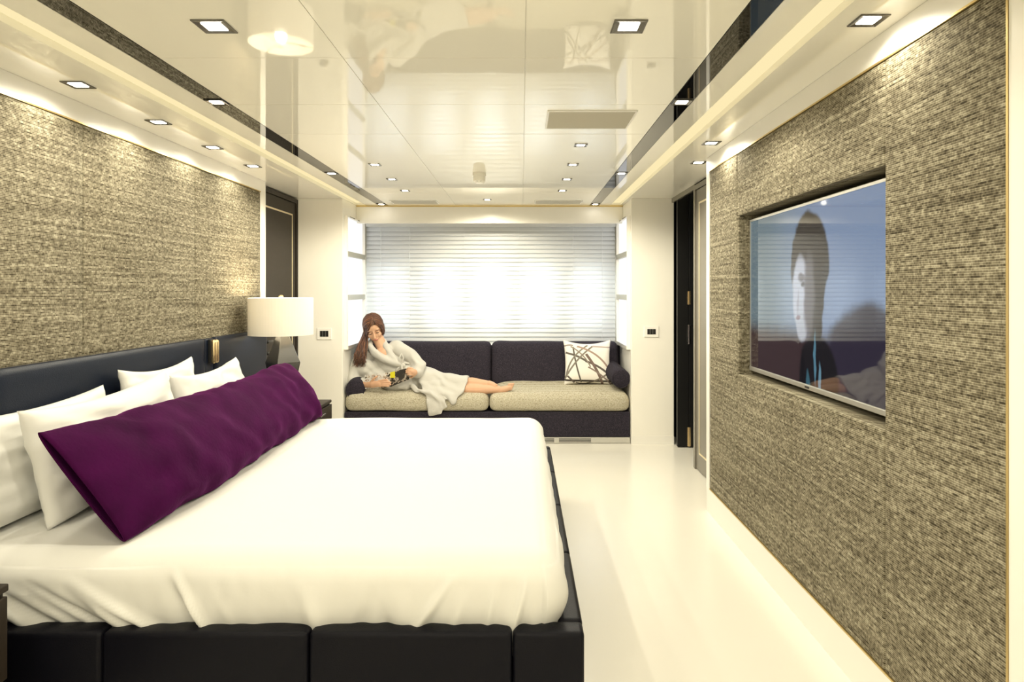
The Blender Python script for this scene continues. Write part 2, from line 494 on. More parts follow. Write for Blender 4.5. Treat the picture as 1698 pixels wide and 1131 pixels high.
# --- window wall with five openings
WZ0, WZ1 = 0.98, 1.536
def bx_at(px): return (px - VX) * (YB + .0) / F
WPX = [(617.5, 667), (703, 752), (789, 838), (874, 923), (959, 1008)]
wins = [(bx_at(a), bx_at(b)) for a, b in WPX]
segs = [(XA0 - .1, XA1 + .1, YB, YB + .10, 0, WZ0), (XA0 - .1, XA1 + .1, YB, YB + .10, WZ1, ZC + .1)]
edges = [XA0 - .1] + [v for wv in wins for v in wv] + [XA1 + .1]
for i in range(0, len(edges), 2):
    segs.append((edges[i], edges[i + 1], YB, YB + .10, WZ0, WZ1))
wb = tag(multi_box('wall_back', segs, M['white']), kind='structure')
for i, (a, b) in enumerate(wins):
    wn = bpy.data.objects.new('window_%d' % (i + 1), None); COL.objects.link(wn); wn['kind'] = 'structure'
    wn.location = ((a + b) / 2, YB + .05, WZ0); ORG[wn.name] = Vector(wn.location)
    t = 0.012
    multi_box('window_frame', [(a, a + t, YB + .03, YB + .08, WZ0, WZ1), (b - t, b, YB + .03, YB + .08, WZ0, WZ1),
              (a + t, b - t, YB + .03, YB + .08, WZ0, WZ0 + t), (a + t, b - t, YB + .03, YB + .08, WZ1 - t, WZ1)], M['white_plain'], wn)
    box('pane', (a + t, b - t, YB + .050, YB + .056, WZ0 + t, WZ1 - t), M['glass'], wn)
tag(box('trim_1', (XA0, XA1, 6.10, 6.16, 1.925, ZC + .045), M['white'], bevel=0.002), kind='structure')   # valance
tag(box('trim_2', (XA0, XA1, 6.093, 6.10, ZC - .012, ZC + .002), M['gold']), kind='structure')

# --- side door recesses
tag(box('wall_passage_left', (-2.3, XD0 - .05, YW0 + .09, YP, 0, ZC), M['white']), kind='structure')
def panel_door(name, sx, xface, y0, y1, mat, z1=2.075, handle=True, stile=.085):
    """door leaf in a plane facing sx, with a frame and an inlaid rectangle"""
    d = bpy.data.objects.new(name, None); COL.objects.link(d); d['kind'] = 'structure'
    d.location = (xface, (y0 + y1) / 2, 0); ORG[d.name] = Vector(d.location)
    def xs(a, b): return (min(xface + sx * a, xface + sx * b), max(xface + sx * a, xface + sx * b))
    fr = 0.035
    box('door_frame', (*xs(-.05, .008), y0, y0 + fr, 0, z1), mat, d)
    box('door_frame', (*xs(-.05, .008), y1 - fr, y1, 0, z1), mat, d)
    box('door_frame', (*xs(-.05, .008), y0 + fr, y1 - fr, z1 - fr, z1), mat, d)
    leaf = box('door_leaf', (*xs(-.045, .0), y0 + fr + .003, y1 - fr - .003, 0.006, z1 - fr - .003), mat, d, bevel=.003)
    a, b = y0 + fr + stile, y1 - fr - stile
    c0, c1 = 0.13, z1 - fr - .10
    t = 0.012
    for bb in ((a, a + t, c0, c1), (b - t, b, c0, c1), (a + t, b - t, c0, c0 + t), (a + t, b - t, c1 - t, c1)):
        box('inlay', (*xs(-.001, .003), *bb), M['inlay'], leaf)
    return d
d1 = panel_door('door_1', 1, XD0, 4.775, 5.628, M['espresso'])
for zc in (0.93, 0.845):
    bm = bmesh.new()
    tube_bm(bm, [(XD0, 4.845, zc), (XD0 + .03, 4.845, zc)], [.026, .026], 14, cap=False)
    tube_bm(bm, [(XD0 + .03, 4.845, zc), (XD0 + .05, 4.845, zc)], [.012, .014], 12)
    if zc > .9: tube_bm(bm, [(XD0 + .045, 4.845, zc), (XD0 + .045, 4.95, zc)], [.009, .008], 10)
    link('handle', bm_mesh(bm), M['blackplastic'], d1, smooth=True)
d2 = panel_door('door_2', -1, XD1, 3.945, 4.885, M['taupe'])
# dark closet beyond the open doorway
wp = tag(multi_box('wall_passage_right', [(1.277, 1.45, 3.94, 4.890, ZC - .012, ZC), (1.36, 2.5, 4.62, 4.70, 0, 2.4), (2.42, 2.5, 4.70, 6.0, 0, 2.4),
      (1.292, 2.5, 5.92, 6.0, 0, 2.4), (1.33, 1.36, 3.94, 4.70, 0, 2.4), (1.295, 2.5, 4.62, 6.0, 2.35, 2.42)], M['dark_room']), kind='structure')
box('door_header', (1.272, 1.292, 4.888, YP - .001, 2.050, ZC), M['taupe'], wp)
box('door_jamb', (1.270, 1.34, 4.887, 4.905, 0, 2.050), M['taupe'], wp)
d3 = bpy.data.objects.new('door_3', None); COL.objects.link(d3); d3['kind'] = 'structure'
d3.location = (1.6, 5.53, 0); ORG[d3.name] = Vector(d3.location)
xh = (1142 - VX) * 5.52 / F
box('door_leaf', (1.296, xh - .0015, 5.515, 5.555, 0.008, 2.30), M['black'], d3, bevel=.002)
box('door_leaf', (xh + .0015, 1.95, 5.510, 5.555, 0.008, 2.30), M['black'], d3, bevel=.002)
for z0, z1, mm in ((1.19, 1.30, 'brass'), (0.86, 1.02, 'chrome'), (0.012, 0.17, 'brass')):
    bm = box_bm((xh - .014, xh + .014, 5.506, 5.511, z0, z1), .001, 1)
    tube_bm(bm, [(xh, 5.506, z0), (xh, 5.506, z1)], [.006, .006], 10, cap=False)
    link('hinge', bm_mesh(bm), M[mm], d3)

# ------------------------------------------------------------------ ceiling fittings
def downlight(x, y, s, label, group, power, ang=168, blend=0.35, z=ZC):
    t = thing('downlight', label, 'ceiling light', (x, y, z), group)
    h = s / 2; hi = s * 0.29
    bm = bmesh.new()
    o = [bm.verts.new((x + a * h, y + b * h, z - .0005)) for a, b in ((-1, -1), (1, -1), (1, 1), (-1, 1))]
    o2 = [bm.verts.new((x + a * h, y + b * h, z - .004)) for a, b in ((-1, -1), (1, -1), (1, 1), (-1, 1))]
    m2 = [bm.verts.new((x + a * h * .93, y + b * h * .93, z - .005)) for a, b in ((-1, -1), (1, -1), (1, 1), (-1, 1))]
    i2 = [bm.verts.new((x + a * hi, y + b * hi, z - .002)) for a, b in ((-1, -1), (1, -1), (1, 1), (-1, 1))]
    for A, B in ((o, o2), (o2, m2), (m2, i2)):
        for k in range(4): bm.faces.new((A[k], A[(k + 1) % 4], B[(k + 1) % 4], B[k]))
    link('frame', bm_mesh(bm), M['fixture'], t)
    box('lens', (x - hi, x + hi, y - hi, y + hi, z - .0035, z - .001), M['lens'], t)
    ld = bpy.data.lights.new('downlight_bulb', 'SPOT'); ld.energy = power; ld.color = WARM
    ld.spot_size = math.radians(ang); ld.spot_blend = blend; ld.shadow_soft_size = s * 0.3
    lo = bpy.data.objects.new('downlight_bulb', ld); COL.objects.link(lo); lo.parent = t; lo.location = (0, 0, -.03)
    return t
G1 = 'square downlights in the glossy centre ceiling'
order = ['nearest', 'second', 'third', 'fourth', 'fifth']
for x, nm, yl in ((-0.912, 'left', [1.97, 4.12, 4.66, 5.19]), (0.318, 'right', [1.97, 3.57, 4.12, 4.66, 5.19])):
    for k, y in enumerate(yl):
        lab = ('square dark-rimmed downlight in glossy ceiling above bed, ' + nm + ' of the large two') if k == 0 else \
              'small square downlight toward the window, %s in the %s ceiling row' % (order[k], nm)
        downlight(x, y, 0.098 if k == 0 else 0.07, lab, G1, P_MAIN)
downlight(-0.295, 5.70, 0.07, 'small round-glow downlight at ceiling centre close to window valance', G1, P_MAIN)
for x, nm in ((-1.2695, 'left'), (0.6665, 'right')):
    for k, y in enumerate((2.76, 4.43, 6.00)):
        downlight(x, y, 0.075, 'downlight set in %s black mirror ceiling band, %s from the camera' % (nm, ['nearest', 'middle', 'farthest'][k]),
                  'downlights in the black mirror bands', P_MAIN if k < 2 else 0.06)
for k, y in enumerate((2.527, 3.085, 3.627, 4.167)):
    downlight(-1.689, y, 0.085, 'wall washing downlight above headboard cloth wall, %s of four' % ['nearest', 'second nearest', 'third nearest', 'farthest'][k],
              'wall washers over the headboard', P_WASH)
for y, lab in ((1.926, 'wall washing downlight above television wall, near the camera'), (3.52, 'wall washing downlight at far end of television wall')):
    downlight(1.007, y, 0.085, lab, 'wall washers over the television', P_WASH)
downlight(1.08, 4.05, 0.085, 'downlight in soffit before the open black door', 'wall washers over the television', P_WASH)
# unseen downlights added for light from behind the camera, following the ceiling grid
for x, nm in ((-0.912, 'left'), (0.318, 'right')):
    for k, y in enumerate((0.35, -0.75)):
        downlight(x, y, 0.098, 'added unseen square downlight behind the viewpoint, %s row, %s' % (nm, ['nearer the bed', 'nearer the rear wall'][k]), G1, 20.0)
for k, y in enumerate((1.98, 1.43)):
    downlight(-1.689, y, 0.085, 'wall washing downlight beyond the left picture edge, %s' % ['nearer the bed', 'farther from the bed'][k], 'wall washers over the headboard', P_WASH)

def vent(x0, x1, y0, y1, label):
    t = thing('ceiling_vent', label, 'vent', ((x0 + x1) / 2, (y0 + y1) / 2, ZC), 'flush air vents in the ceiling')
    f = 0.008
    multi_box('frame', [(x0, x1, y0, y0 + f, ZC - .005, ZC - .0005), (x0, x1, y1 - f, y1, ZC - .005, ZC - .0005),
          (x0, x0 + f, y0 + f, y1 - f, ZC - .005, ZC - .0005), (x1 - f, x1, y0 + f, y1 - f, ZC - .005, ZC - .0005)], M['white_plain'], t)
    box('panel', (x0 + f, x1 - f, y0 + f, y1 - f, ZC - .0035, ZC - .0005), M['vent'], t)
M['vent'] = pmat('matt cream', (0.52, 0.49, 0.40), rough=0.8, spec=0.1)
vent(0.113, 0.507, 2.89, 3.20, 'large matt cream flush panel in ceiling right of centre')
vent(-1.15, -0.74, 5.74, 5.96, 'narrow flush air vent near window valance, left side')
vent(0.115, 0.53, 5.74, 5.96, 'narrow flush air vent near window valance, right side')
sd = thing('smoke_detector', 'small cream smoke detector hanging from ceiling before the window', 'smoke detector', (-0.282, 4.42, ZC))
bm = bmesh.new(); tube_bm(bm, [(-0.282, 4.42, ZC - .0005), (-0.282, 4.42, ZC - .022)], [.045, .045], 24, cap=False)
link('mount', bm_mesh(bm), M['seam'], sd, smooth=False)
bm = bmesh.new(); tube_bm(bm, [(-0.282, 4.42, ZC - .022), (-0.282, 4.42, ZC - .055), (-0.282, 4.42, ZC - .068)], [.040, .040, .028], 24, cap=False)
link('head', bm_mesh(bm), M['seam'], sd)
box('sensor_slot', (-0.297, -0.267, 4.385, 4.39, ZC - .060, ZC - .052), M['blackplastic'], sd)

# ------------------------------------------------------------------ switches
def switch(x0, x1, z0, z1, label):
    t = thing('switch_plate', label, 'switch', ((x0 + x1) / 2, YP, (z0 + z1) / 2))
    box('plate', (x0, x1, YP - .008, YP - .0005, z0, z1), M['white_plain'], t, bevel=.002)
    a, b = x0 + .025, x1 - .025; c0, c1 = z0 + .024, z1 - .024
    n = 3; wd = (b - a) / n
    for k in range(n):
        box('rocker', (a + k * wd + .0008, a + (k + 1) * wd - .0008, YP - .011, YP - .0075, c0, c1), M['blackplastic'], t, bevel=.001)
def rx(px): return (px - VX) * YP / F
def rz(py): return HC + (VY - py) * YP / F
switch(rx(526), rx(550), rz(563), rz(544), 'cream switch plate with black rockers on pillar beside the lamp')
switch(rx(1068), rx(1092), rz(559), rz(541), 'cream switch plate with black rockers on pillar near the black door')

# ------------------------------------------------------------------ alcove side shelves (backlit)
def shelf_unit(x, sx, side):
    t = thing('display_shelf', 'white backlit display shelves on %s side of window alcove' % side, 'shelf', (x, 5.98, 0.80))
    y0, y1, z0, z1 = 5.68, 6.32, 0.80, 1.95
    def xs(a, b): return (min(x + sx * a, x + sx * b), max(x + sx * a, x + sx * b))
    e = .012
    for bb in ((y0, y0 + e, z0, z1), (y1 - e, y1, z0, z1), (y0 + e, y1 - e, z1 - e, z1), (y0 + e, y1 - e, z0, z0 + e)):
        box('frame', (*xs(0.0005, .03), *bb), M['white_plain'], t)
    ledges = [0.82, 1.225, 1.60]
    zs = [z0 + e] + [q for z in ledges[1:] for q in (z, z + .045)] + [z1 - e]
    for k in range(0, len(zs), 2):
        box('lit_panel', (*xs(0.002, .006), y0 + e, y1 - e, zs[k], zs[k + 1]), M['backlit'], t)
    for z in ledges[1:]:
        s = box('shelf_board', (*xs(0.002, .032), y0 + e, y1 - e, z, z + .045), M['shelf'], t, bevel=.002)
    box('shelf_board', (*xs(0.030, .036), y0 + e, y1 - e, 0.80, .83), M['alu'], t)
    for q in (5.76, 6.05):
        box('vent_slot', (*xs(0.030, .0315), q, q + .17, 1.943, 1.949), M['blackplastic'], t)
M['shelf'] = pmat('satin shelf edge', (0.42, 0.41, 0.34), rough=0.3, metal=0.3)
shelf_unit(XA0, 1, 'left')
shelf_unit(XA1, -1, 'right')

# ------------------------------------------------------------------ venetian blind
vb = thing('venetian_blind', 'white venetian blind covering the window behind the sofa', 'blind', (-0.295, 6.34, 0.80))
bx0, bx1 = XA0 + .038, XA1 - .038
box('headrail', (bx0, bx1, 6.31, 6.37, 1.915, 1.965), M['slat'], vb, bevel=.003)
NS = 28; pitch = 0.042
bm = bmesh.new()
prof = []
for k in range(7):
    u = k / 6 * 2 - 1
    prof.append((u * .026, .004 * (1 - u * u)))
sl_me = None
ang = math.radians(66)
for top in (0, 1):
    pass
rows = []
for xx in (bx0, bx1):
    r_ = []
    for (a, b) in prof:
        # a along the slat, b crown; room side edge down
        r_.append(bm.verts.new((xx + 0.295, a * math.cos(ang) * 1 - b * math.sin(ang), a * math.sin(ang) + b * math.cos(ang))))
    rows.append(r_)
for k in range(6):
    bm.faces.new((rows[0][k], rows[0][k + 1], rows[1][k + 1], rows[1][k]))
slat_me = bm_mesh(bm); slat_me.materials.append(M['slat'])
for p in slat_me.polygons: p.use_smooth = True
for k in range(NS):
    o = bpy.data.objects.new('slat', slat_me); COL.objects.link(o); o.parent = vb
    o.location = (0, 0, 1.895 - k * pitch - 0.80)
    sm = o.modifiers.new('t', 'SOLIDIFY'); sm.thickness = .0012
for px in (632, 680, 770, 860, 950, 998):
    xx = (px - VX) * 6.34 / F
    box('ladder_cord', (xx - .0012, xx + .0012, 6.318, 6.320, 0.75, 1.92), M['slat'], vb)
box('bottom_rail', (bx0, bx1, 6.325, 6.355, 0.70, 0.725), M['slat'], vb, bevel=.003)

# ------------------------------------------------------------------ sofa
sf = thing('sofa', 'charcoal built-in sofa with cream tweed seat cushions under the window', 'sofa', (-0.295, 5.98, 0))
SX0, SX1, SM = XA0 + .006, XA1 - .006, -0.28
box('base', (SX0, SX1, 5.672, 6.30, 0.055, 0.268), M['charcoal'], sf, bevel=.006)
box('back_board', (SX0, SX1, 6.255, 6.30, 0.268, 0.79), M['charcoal'], sf)
def seat_disp(x0, x1):
    def f(p, n):
        q = p.copy()
        v = (p.y - 5.66) / 0.46
        if n.z > 0:
            q.z += n.z * (0.065 * max(0, v) ** 0.8 * min(1, (p.x - x0) / .14, (x1 - p.x) / .10 if (x1 - p.x) > 0 else 0) ** 0.5 if v > 0 and (p.x - x0) > 0 and (x1 - p.x) > 0 else 0)
        q += n * 0.006 * fbm(p, 3.0)
        return q
    return f
for (a, b) in ((SX0 + .002, SM - .002), (SM + .002, SX1 - .002)):
    link('seat_cushion', round_box_mesh((a, b, 5.652, 6.16, 0.270, 0.420), 0.060, (28, 16, 8), seat_disp(a, b)), M['tweed'], sf, smooth=True)
def back_disp(p, n):
    q = p + n * 0.006 * fbm(p, 2.5)
    q.y += (p.z - .45) * 0.16
    return q
for (a, b) in ((SX0 + .034, SM - .003), (SM + .003, SX1 - .034)):
    link('back_cushion', round_box_mesh((a, b, 6.055, 6.195, 0.43, 0.835), 0.055, (28, 8, 14), back_disp), M['charcoal'], sf, smooth=True)
gr = box('vent_grille', (SX0, SX1, 5.664, 5.69, 0.004, 0.052), M['alu'], sf)
xm = (980 - VX) * 5.66 / F
for z in (0.012, 0.024, 0.036):
    box('grille_slot', (-0.6, xm, 5.6625, 5.665, z, z + .006), M['blackplastic'], gr)
for px in (923,):
    box('grille_clip', ((px - 4 - VX) * 5.66 / F, (px + 4 - VX) * 5.66 / F, 5.661, 5.664, .006, .05), M['alu'], gr)

def bolster_cyl(c0, c1, r, label):
    t = thing('bolster_cushion', label, 'cushion', (c0 + c1) / 2, 'charcoal sofa bolsters')
    d = (c1 - c0).normalized()
    bm = bmesh.new()
    L = (c1 - c0).length
    pts = [c0 + d * L * q for q in (0, .01, .04, .2, .5, .8, .96, .99, 1)]
    tube_bm(bm, pts, [r * q for q in (.90, .97, 1, 1.02, 1.0, 1.02, 1, .97, .90)], 28, cap=False)
    me = bm_mesh(bm)
    link('cover', me, M['charcoal'], t, smooth=True)
    for c, s in ((c0, -1), (c1, 1)):
        bm = bmesh.new()
        pts = []
        for k in range(29):
            a = 2 * PI * k / 28
            side = d.cross(Vector((0, 0, 1))).normalized()
            pts.append(c + (side * math.cos(a) + Vector((0, 0, 1)) * math.sin(a)) * r * .965)
        tube_bm(bm, pts, [.0035] * 29, 6, cap=False)
        link('piping', bm_mesh(bm), M['charcoal'], t, smooth=True)
bolster_cyl(P(1030, 628, 5.70), P(1014, 613, 6.04) + Vector((0, 0, .0)), 0.080, 'charcoal round bolster at right end of sofa beside patterned cushion')
bolster_cyl(P(589, 646, 5.68), P(598, 630, 6.03), 0.080, 'charcoal round bolster at left end of sofa under the elbow')

# ------------------------------------------------------------------ pillows
def pillow_mesh(wd, ht, th, mtx, nu=30, nv=24, pinch=.07, wrinkle=.006, seed=0, sag=0.0, expo=.42):
    vf, vb_, faces = [], [], []
    def pt(u, v, s):
        x = wd / 2 * u * (1 - pinch * (1 - v * v))
        y = ht / 2 * v * (1 - pinch * (1 - u * u) * 1.2)
        e = max(0, (1 - u ** 4) * (1 - v ** 4)) ** expo
        z = s * th / 2 * e
        y -= sag * (1 - u * u) * max(0, v)
        nn = fbm((u * 2.2 + seed, v * 2.2, s * 3.0), 1.0, 4)
        crease = math.sin((u * 7 + v * 3 + seed) * 1.3 + 3 * noise.noise(Vector((u * 1.5, v * 1.5, seed)))) * (u * u * .6 + v * v * .4)
        z += (nn * wrinkle + crease * wrinkle * .6) * (e ** .5)
        return mtx @ Vector((x, y, z))
    verts = []
    def gu(i, n):
        t = i / n
        return math.sin((t - .5) * PI) * .5 + (2 * t - 1) * .5
    idx = {}
    for s in (1, -1):
        for i in range(nu + 1):
            for j in range(nv + 1):
                if s == -1 and (i in (0, nu) or j in (0, nv)):
                    idx[(s, i, j)] = idx[(1, i, j)]; continue
                idx[(s, i, j)] = len(verts); verts.append(pt(gu(i, nu), gu(j, nv), s))
        for i in range(nu):
            for j in range(nv):
                q = [idx[(s, i, j)], idx[(s, i + 1, j)], idx[(s, i + 1, j + 1)], idx[(s, i, j + 1)]]
                faces.append(q if s == 1 else q[::-1])
    return raw(verts, faces)

def frame_mtx(origin, xdir, ydir):
    x = Vector(xdir).normalized(); y = Vector(ydir); y = (y - x * y.dot(x)).normalized(); z = x.cross(y)
    m = Matrix((x, y, z)).transposed().to_4x4(); m.translation = Vector(origin)
    return m

# patterned cushion on the sofa
def cushion_print():
    m, nt, b = new_mat('brush stroke print')
    uv = nt.nodes.new('ShaderNodeTexCoord')
    sep = nt.nodes.new('ShaderNodeSeparateXYZ'); nt.links.new(uv.outputs['Generated'], sep.inputs[0])
    x, y = sep.outputs['X'], sep.outputs['Z']
    col = None
    strokes = [  # x0,y0,x1,y1, bulge, half width, colour
        (0.02, .13, 1.0, .10, .00, .016, (.05, .042, .035)), (0.05, .72, .50, .52, .03, .016, (.11, .095, .08)), (.45, .545, 1.0, .16, .05, .016, (.10, .085, .07)),
        (.20, .85, .36, .08, -.02, .012, (.10, .085, .07)), (.06, .22, .50, .88, .10, .012, (.20, .18, .15)), (.03, .16, .60, .86, .06, .013, (.20, .18, .15)),
        (.46, .70, .80, .03, .03, .020, (.16, .11, .09)), (.28, .86, .95, .32, .10, .014, (.34, .24, .19)), (.48, .06, .96, .32, -.03, .014, (.20, .17, .13)),
        (.15, .86, .55, .42, .05, .010, (.24, .20, .16)), (.50, .42, .98, .02, .03, .012, (.22, .17, .14)), (.08, .22, .22, .08, .0, .014, (.10, .08, .07)),
        (.0, .85, .20, .88, .02, .012, (.28, .24, .22)), (.60, .86, 1.0, .83, .0, .012, (.42, .35, .32)), (.25, .08, .62, .12, -.05, .010, (.10, .085, .07))]
    last = nt.nodes.new('ShaderNodeRGB'); last.outputs[0].default_value = (.80, .77, .71, 1); last = last.outputs[0]
    for (x0, y0, x1, y1, bg, hw, c) in strokes:
        dx, dy = x1 - x0, y1 - y0; L = math.hypot(dx, dy); dx /= L; dy /= L
        rx_ = math_node(nt, 'SUBTRACT', x, x0); ry_ = math_node(nt, 'SUBTRACT', y, y0)
        t = math_node(nt, 'ADD', math_node(nt, 'MULTIPLY', rx_, dx), math_node(nt, 'MULTIPLY', ry_, dy))
        s = math_node(nt, 'ADD', math_node(nt, 'MULTIPLY', rx_, -dy), math_node(nt, 'MULTIPLY', ry_, dx))
        tt = math_node(nt, 'DIVIDE', t, L)
        arc = math_node(nt, 'MULTIPLY', math_node(nt, 'MULTIPLY', tt, math_node(nt, 'SUBTRACT', 1.0, tt)), 4 * bg)
        d = math_node(nt, 'ABSOLUTE', math_node(nt, 'SUBTRACT', s, arc))
        inb = math_node(nt, 'MULTIPLY', math_node(nt, 'GREATER_THAN', tt, 0.0), math_node(nt, 'LESS_THAN', tt, 1.0))
        mk = math_node(nt, 'MULTIPLY', math_node(nt, 'LESS_THAN', d, hw * 1.35), inb)
        mx = nt.nodes.new('ShaderNodeMix'); mx.data_type = 'RGBA'
        nt.links.new(mk, mx.inputs[0]); nt.links.new(last, mx.inputs[6]); mx.inputs[7].default_value = (*c, 1)
        last = mx.outputs[2]
    nt.links.new(last, b.inputs['Base Color']); b.inputs['Roughness'].default_value = .85
    return m
c_o = P(974, 601, 5.99)
mt = frame_mtx(c_o, (1, 0.02, 0), (0, 0.22, 1))
tag(link('throw_cushion', pillow_mesh(.435, .415, .13, mt, pinch=.085, seed=2, wrinkle=.004, sag=.02), cushion_print(), smooth=True, origin=c_o - Vector((0, 0, .2))),
    'square white cushion with crossing dark brush strokes on sofa', 'cushion')

# ------------------------------------------------------------------ bed
bed = thing('bed', 'large bed with black leather frame and midnight blue headboard', 'bed', (-0.82, 3.02, 0))
BX1, BY0, BY1, BZ = 0.180, 1.882, 4.165, 0.330
nfront = [-1.79, -1.194, -0.606, -0.026, BX1]
FT = 0.075
for a, b in zip(nfront, nfront[1:]):
    box('side_rail_panel', (a + .0012, b - .0012, BY0, BY0 + FT, 0.03, BZ), M['leather_black'], bed, bevel=.014, seg=3)
    box('side_rail_panel', (a + .0012, b - .0012, BY1 - FT, BY1, 0.03, BZ), M['leather_black'], bed, bevel=.014, seg=3)
fy = [BY0 + FT, 2.47, 3.02, 3.57, BY1 - FT]
for a, b in zip(fy, fy[1:]):
    box('foot_rail_panel', (BX1 - FT, BX1, a + .0012, b - .0012, 0.03, BZ), M['leather_black'], bed, bevel=.014, seg=3)
box('platform', (-1.79, BX1 - FT, BY0 + FT, BY1 - FT, 0.10, 0.20), M['black'], bed)
box('plinth', (-1.72, BX1 - .10, BY0 + .10, BY1 - .10, 0.0, 0.10), M['black'], bed)
for (a, b) in ((2.25, 3.784), (3.906, 4.70), (1.28, 2.13)):
    link('headboard_panel', round_box_mesh((XL + .001, -1.798, a, b, 0.10, 1.031), 0.018, (4, 30, 24), None), M['leather'], bed, smooth=True)
for (a, b) in ((3.786, 3.904), (2.132, 2.248)):
    box('headboard_filler', (XL + .001, -1.812, a, b, 0.10, 1.026), M['leather'], bed, bevel=.008, seg=2)

MX0, MX1, MY0, MY1, MZ0, MZ1 = -1.785, 0.112, 1.945, 4.105, 0.20, 0.530
def sheet_disp(p, n):
    q = p.copy()
    side = max(0.0, -n.y) ; foot = max(0.0, n.x)
    hgt = (p.z - MZ0) / (MZ1 - MZ0)
    # gentle swell of the sides
    bul = 0.022 * math.sin(PI * min(1, max(0, (p.z - .30) / .25)))
    if n.z < 0.9: q += Vector((n.x, n.y, 0)) * bul
    # creases on the near drop: diagonal tension folds
    if side > 0.3:
        s = p.x
        dep = 0
        for (x0, sl, wdt, amp, z1) in FOLDS:
            xx = x0 + sl * (p.z - .33)
            fade = max(0, min(1, (z1 - p.z) / .10))
            d = (s - xx) / wdt
            dep += amp * math.exp(-d * d) * fade
        dep += 0.0025 * fbm((p.x * 9, p.z * 5, 1), 1.0, 3)
        q.y -= dep * 1.5 * side
    if n.x > .3 and n.y < -.3:
        q += Vector((n.x, n.y, 0)) * .016 * math.exp(-((p.z - .40) / .07) ** 2)
    if foot > 0.3:
        q.x += foot * 0.008 * fbm((p.y * 4, p.z * 3, 5), 1.0, 3)
    if n.z > .5:
        q.z += 0.006 * fbm((p.x * 1.6, p.y * 1.6, 3), 1.0, 3) + 0.0025 * math.sin(p.y * 9 + 3 * fbm((p.x * 2, p.y, 2), 1.0, 2)) * .6
        # soft dip where the bolster lies
        q.z -= 0.008 * math.exp(-((p.x + 1.28) / .16) ** 2)
    return q
rnd = random.Random(3)
FOLDS = [(-.93, -.55, .016, .020, .50), (-.97, -.25, .03, -.012, .5), (-.30, .7, .018, .014, .48), (-.02, .25, .012, .012, .48), (-.60, -.3, .03, .010, .47), (-.47, .35, .022, -.008, .45)]
for k in range(9):
    FOLDS.append((-1.66 + k * .07, -.95 - rnd.random() * .6, .020 + rnd.random() * .012, rnd.choice((-1, 1)) * (.008 + rnd.random() * .008), .47))
for k in range(16):
    FOLDS.append((-1.1 + k * .075 + rnd.random() * .03, rnd.uniform(-.5, .5), .01 + rnd.random() * .02, rnd.uniform(-.006, .008), .42 + rnd.random() * .06))
me = round_box_mesh((MX0, MX1, MY0, MY1, MZ0, MZ1), 0.075, (310, 110, 44), sheet_disp)
tag(link('bed_sheet', me, M['sheet'], smooth=True, origin=(-0.82, 3.02, .2)), 'white cotton sheet tucked over the mattress of the leather bed', 'bed sheet')
def pillow(name_label, wd, ht, th, tl, tr, lean, seed, group='white bed pillows'):
    """tl, tr: near and far top corners; lean: how far the bottom stands out into the bed"""
    tl, tr = Vector(tl), Vector(tr)
    xd = (tr - tl)
    top = (tl + tr) / 2
    hgt = top.z - MZ1 + .0
    down = Vector((lean, 0, -hgt)).normalized()
    c = top + down * ht * .485
    m = frame_mtx(c, xd, -down)
    o = link('pillow', pillow_mesh(wd, ht, th, m, 36, 30, pinch=.06, wrinkle=.017, seed=seed, sag=.022), M['sheet'], smooth=True, origin=c)
    return tag(o, name_label, 'pillow', group)
pillow('white pillow leaning on the headboard, nearest the camera at picture edge', .92, .40, .095, (-1.745, 1.86, .920), (-1.745, 2.75, .905), .07, 1)
pillow('white pillow leaning on the headboard, farther of the back pair', .64, .425, .095, (-1.745, 2.86, .955), (-1.745, 3.51, .950), .07, 5.3)
pillow('white pillow in front of back pair, right behind near end of bolster', .90, .40, .125, (-1.612, 2.15, .912), (-1.622, 3.00, .938), .09, 9.1)
pillow('white pillow in front row, farther one reaching toward the lamp', .72, .39, .12, (-1.615, 3.05, .908), (-1.620, 3.76, .922), .09, 13.7)

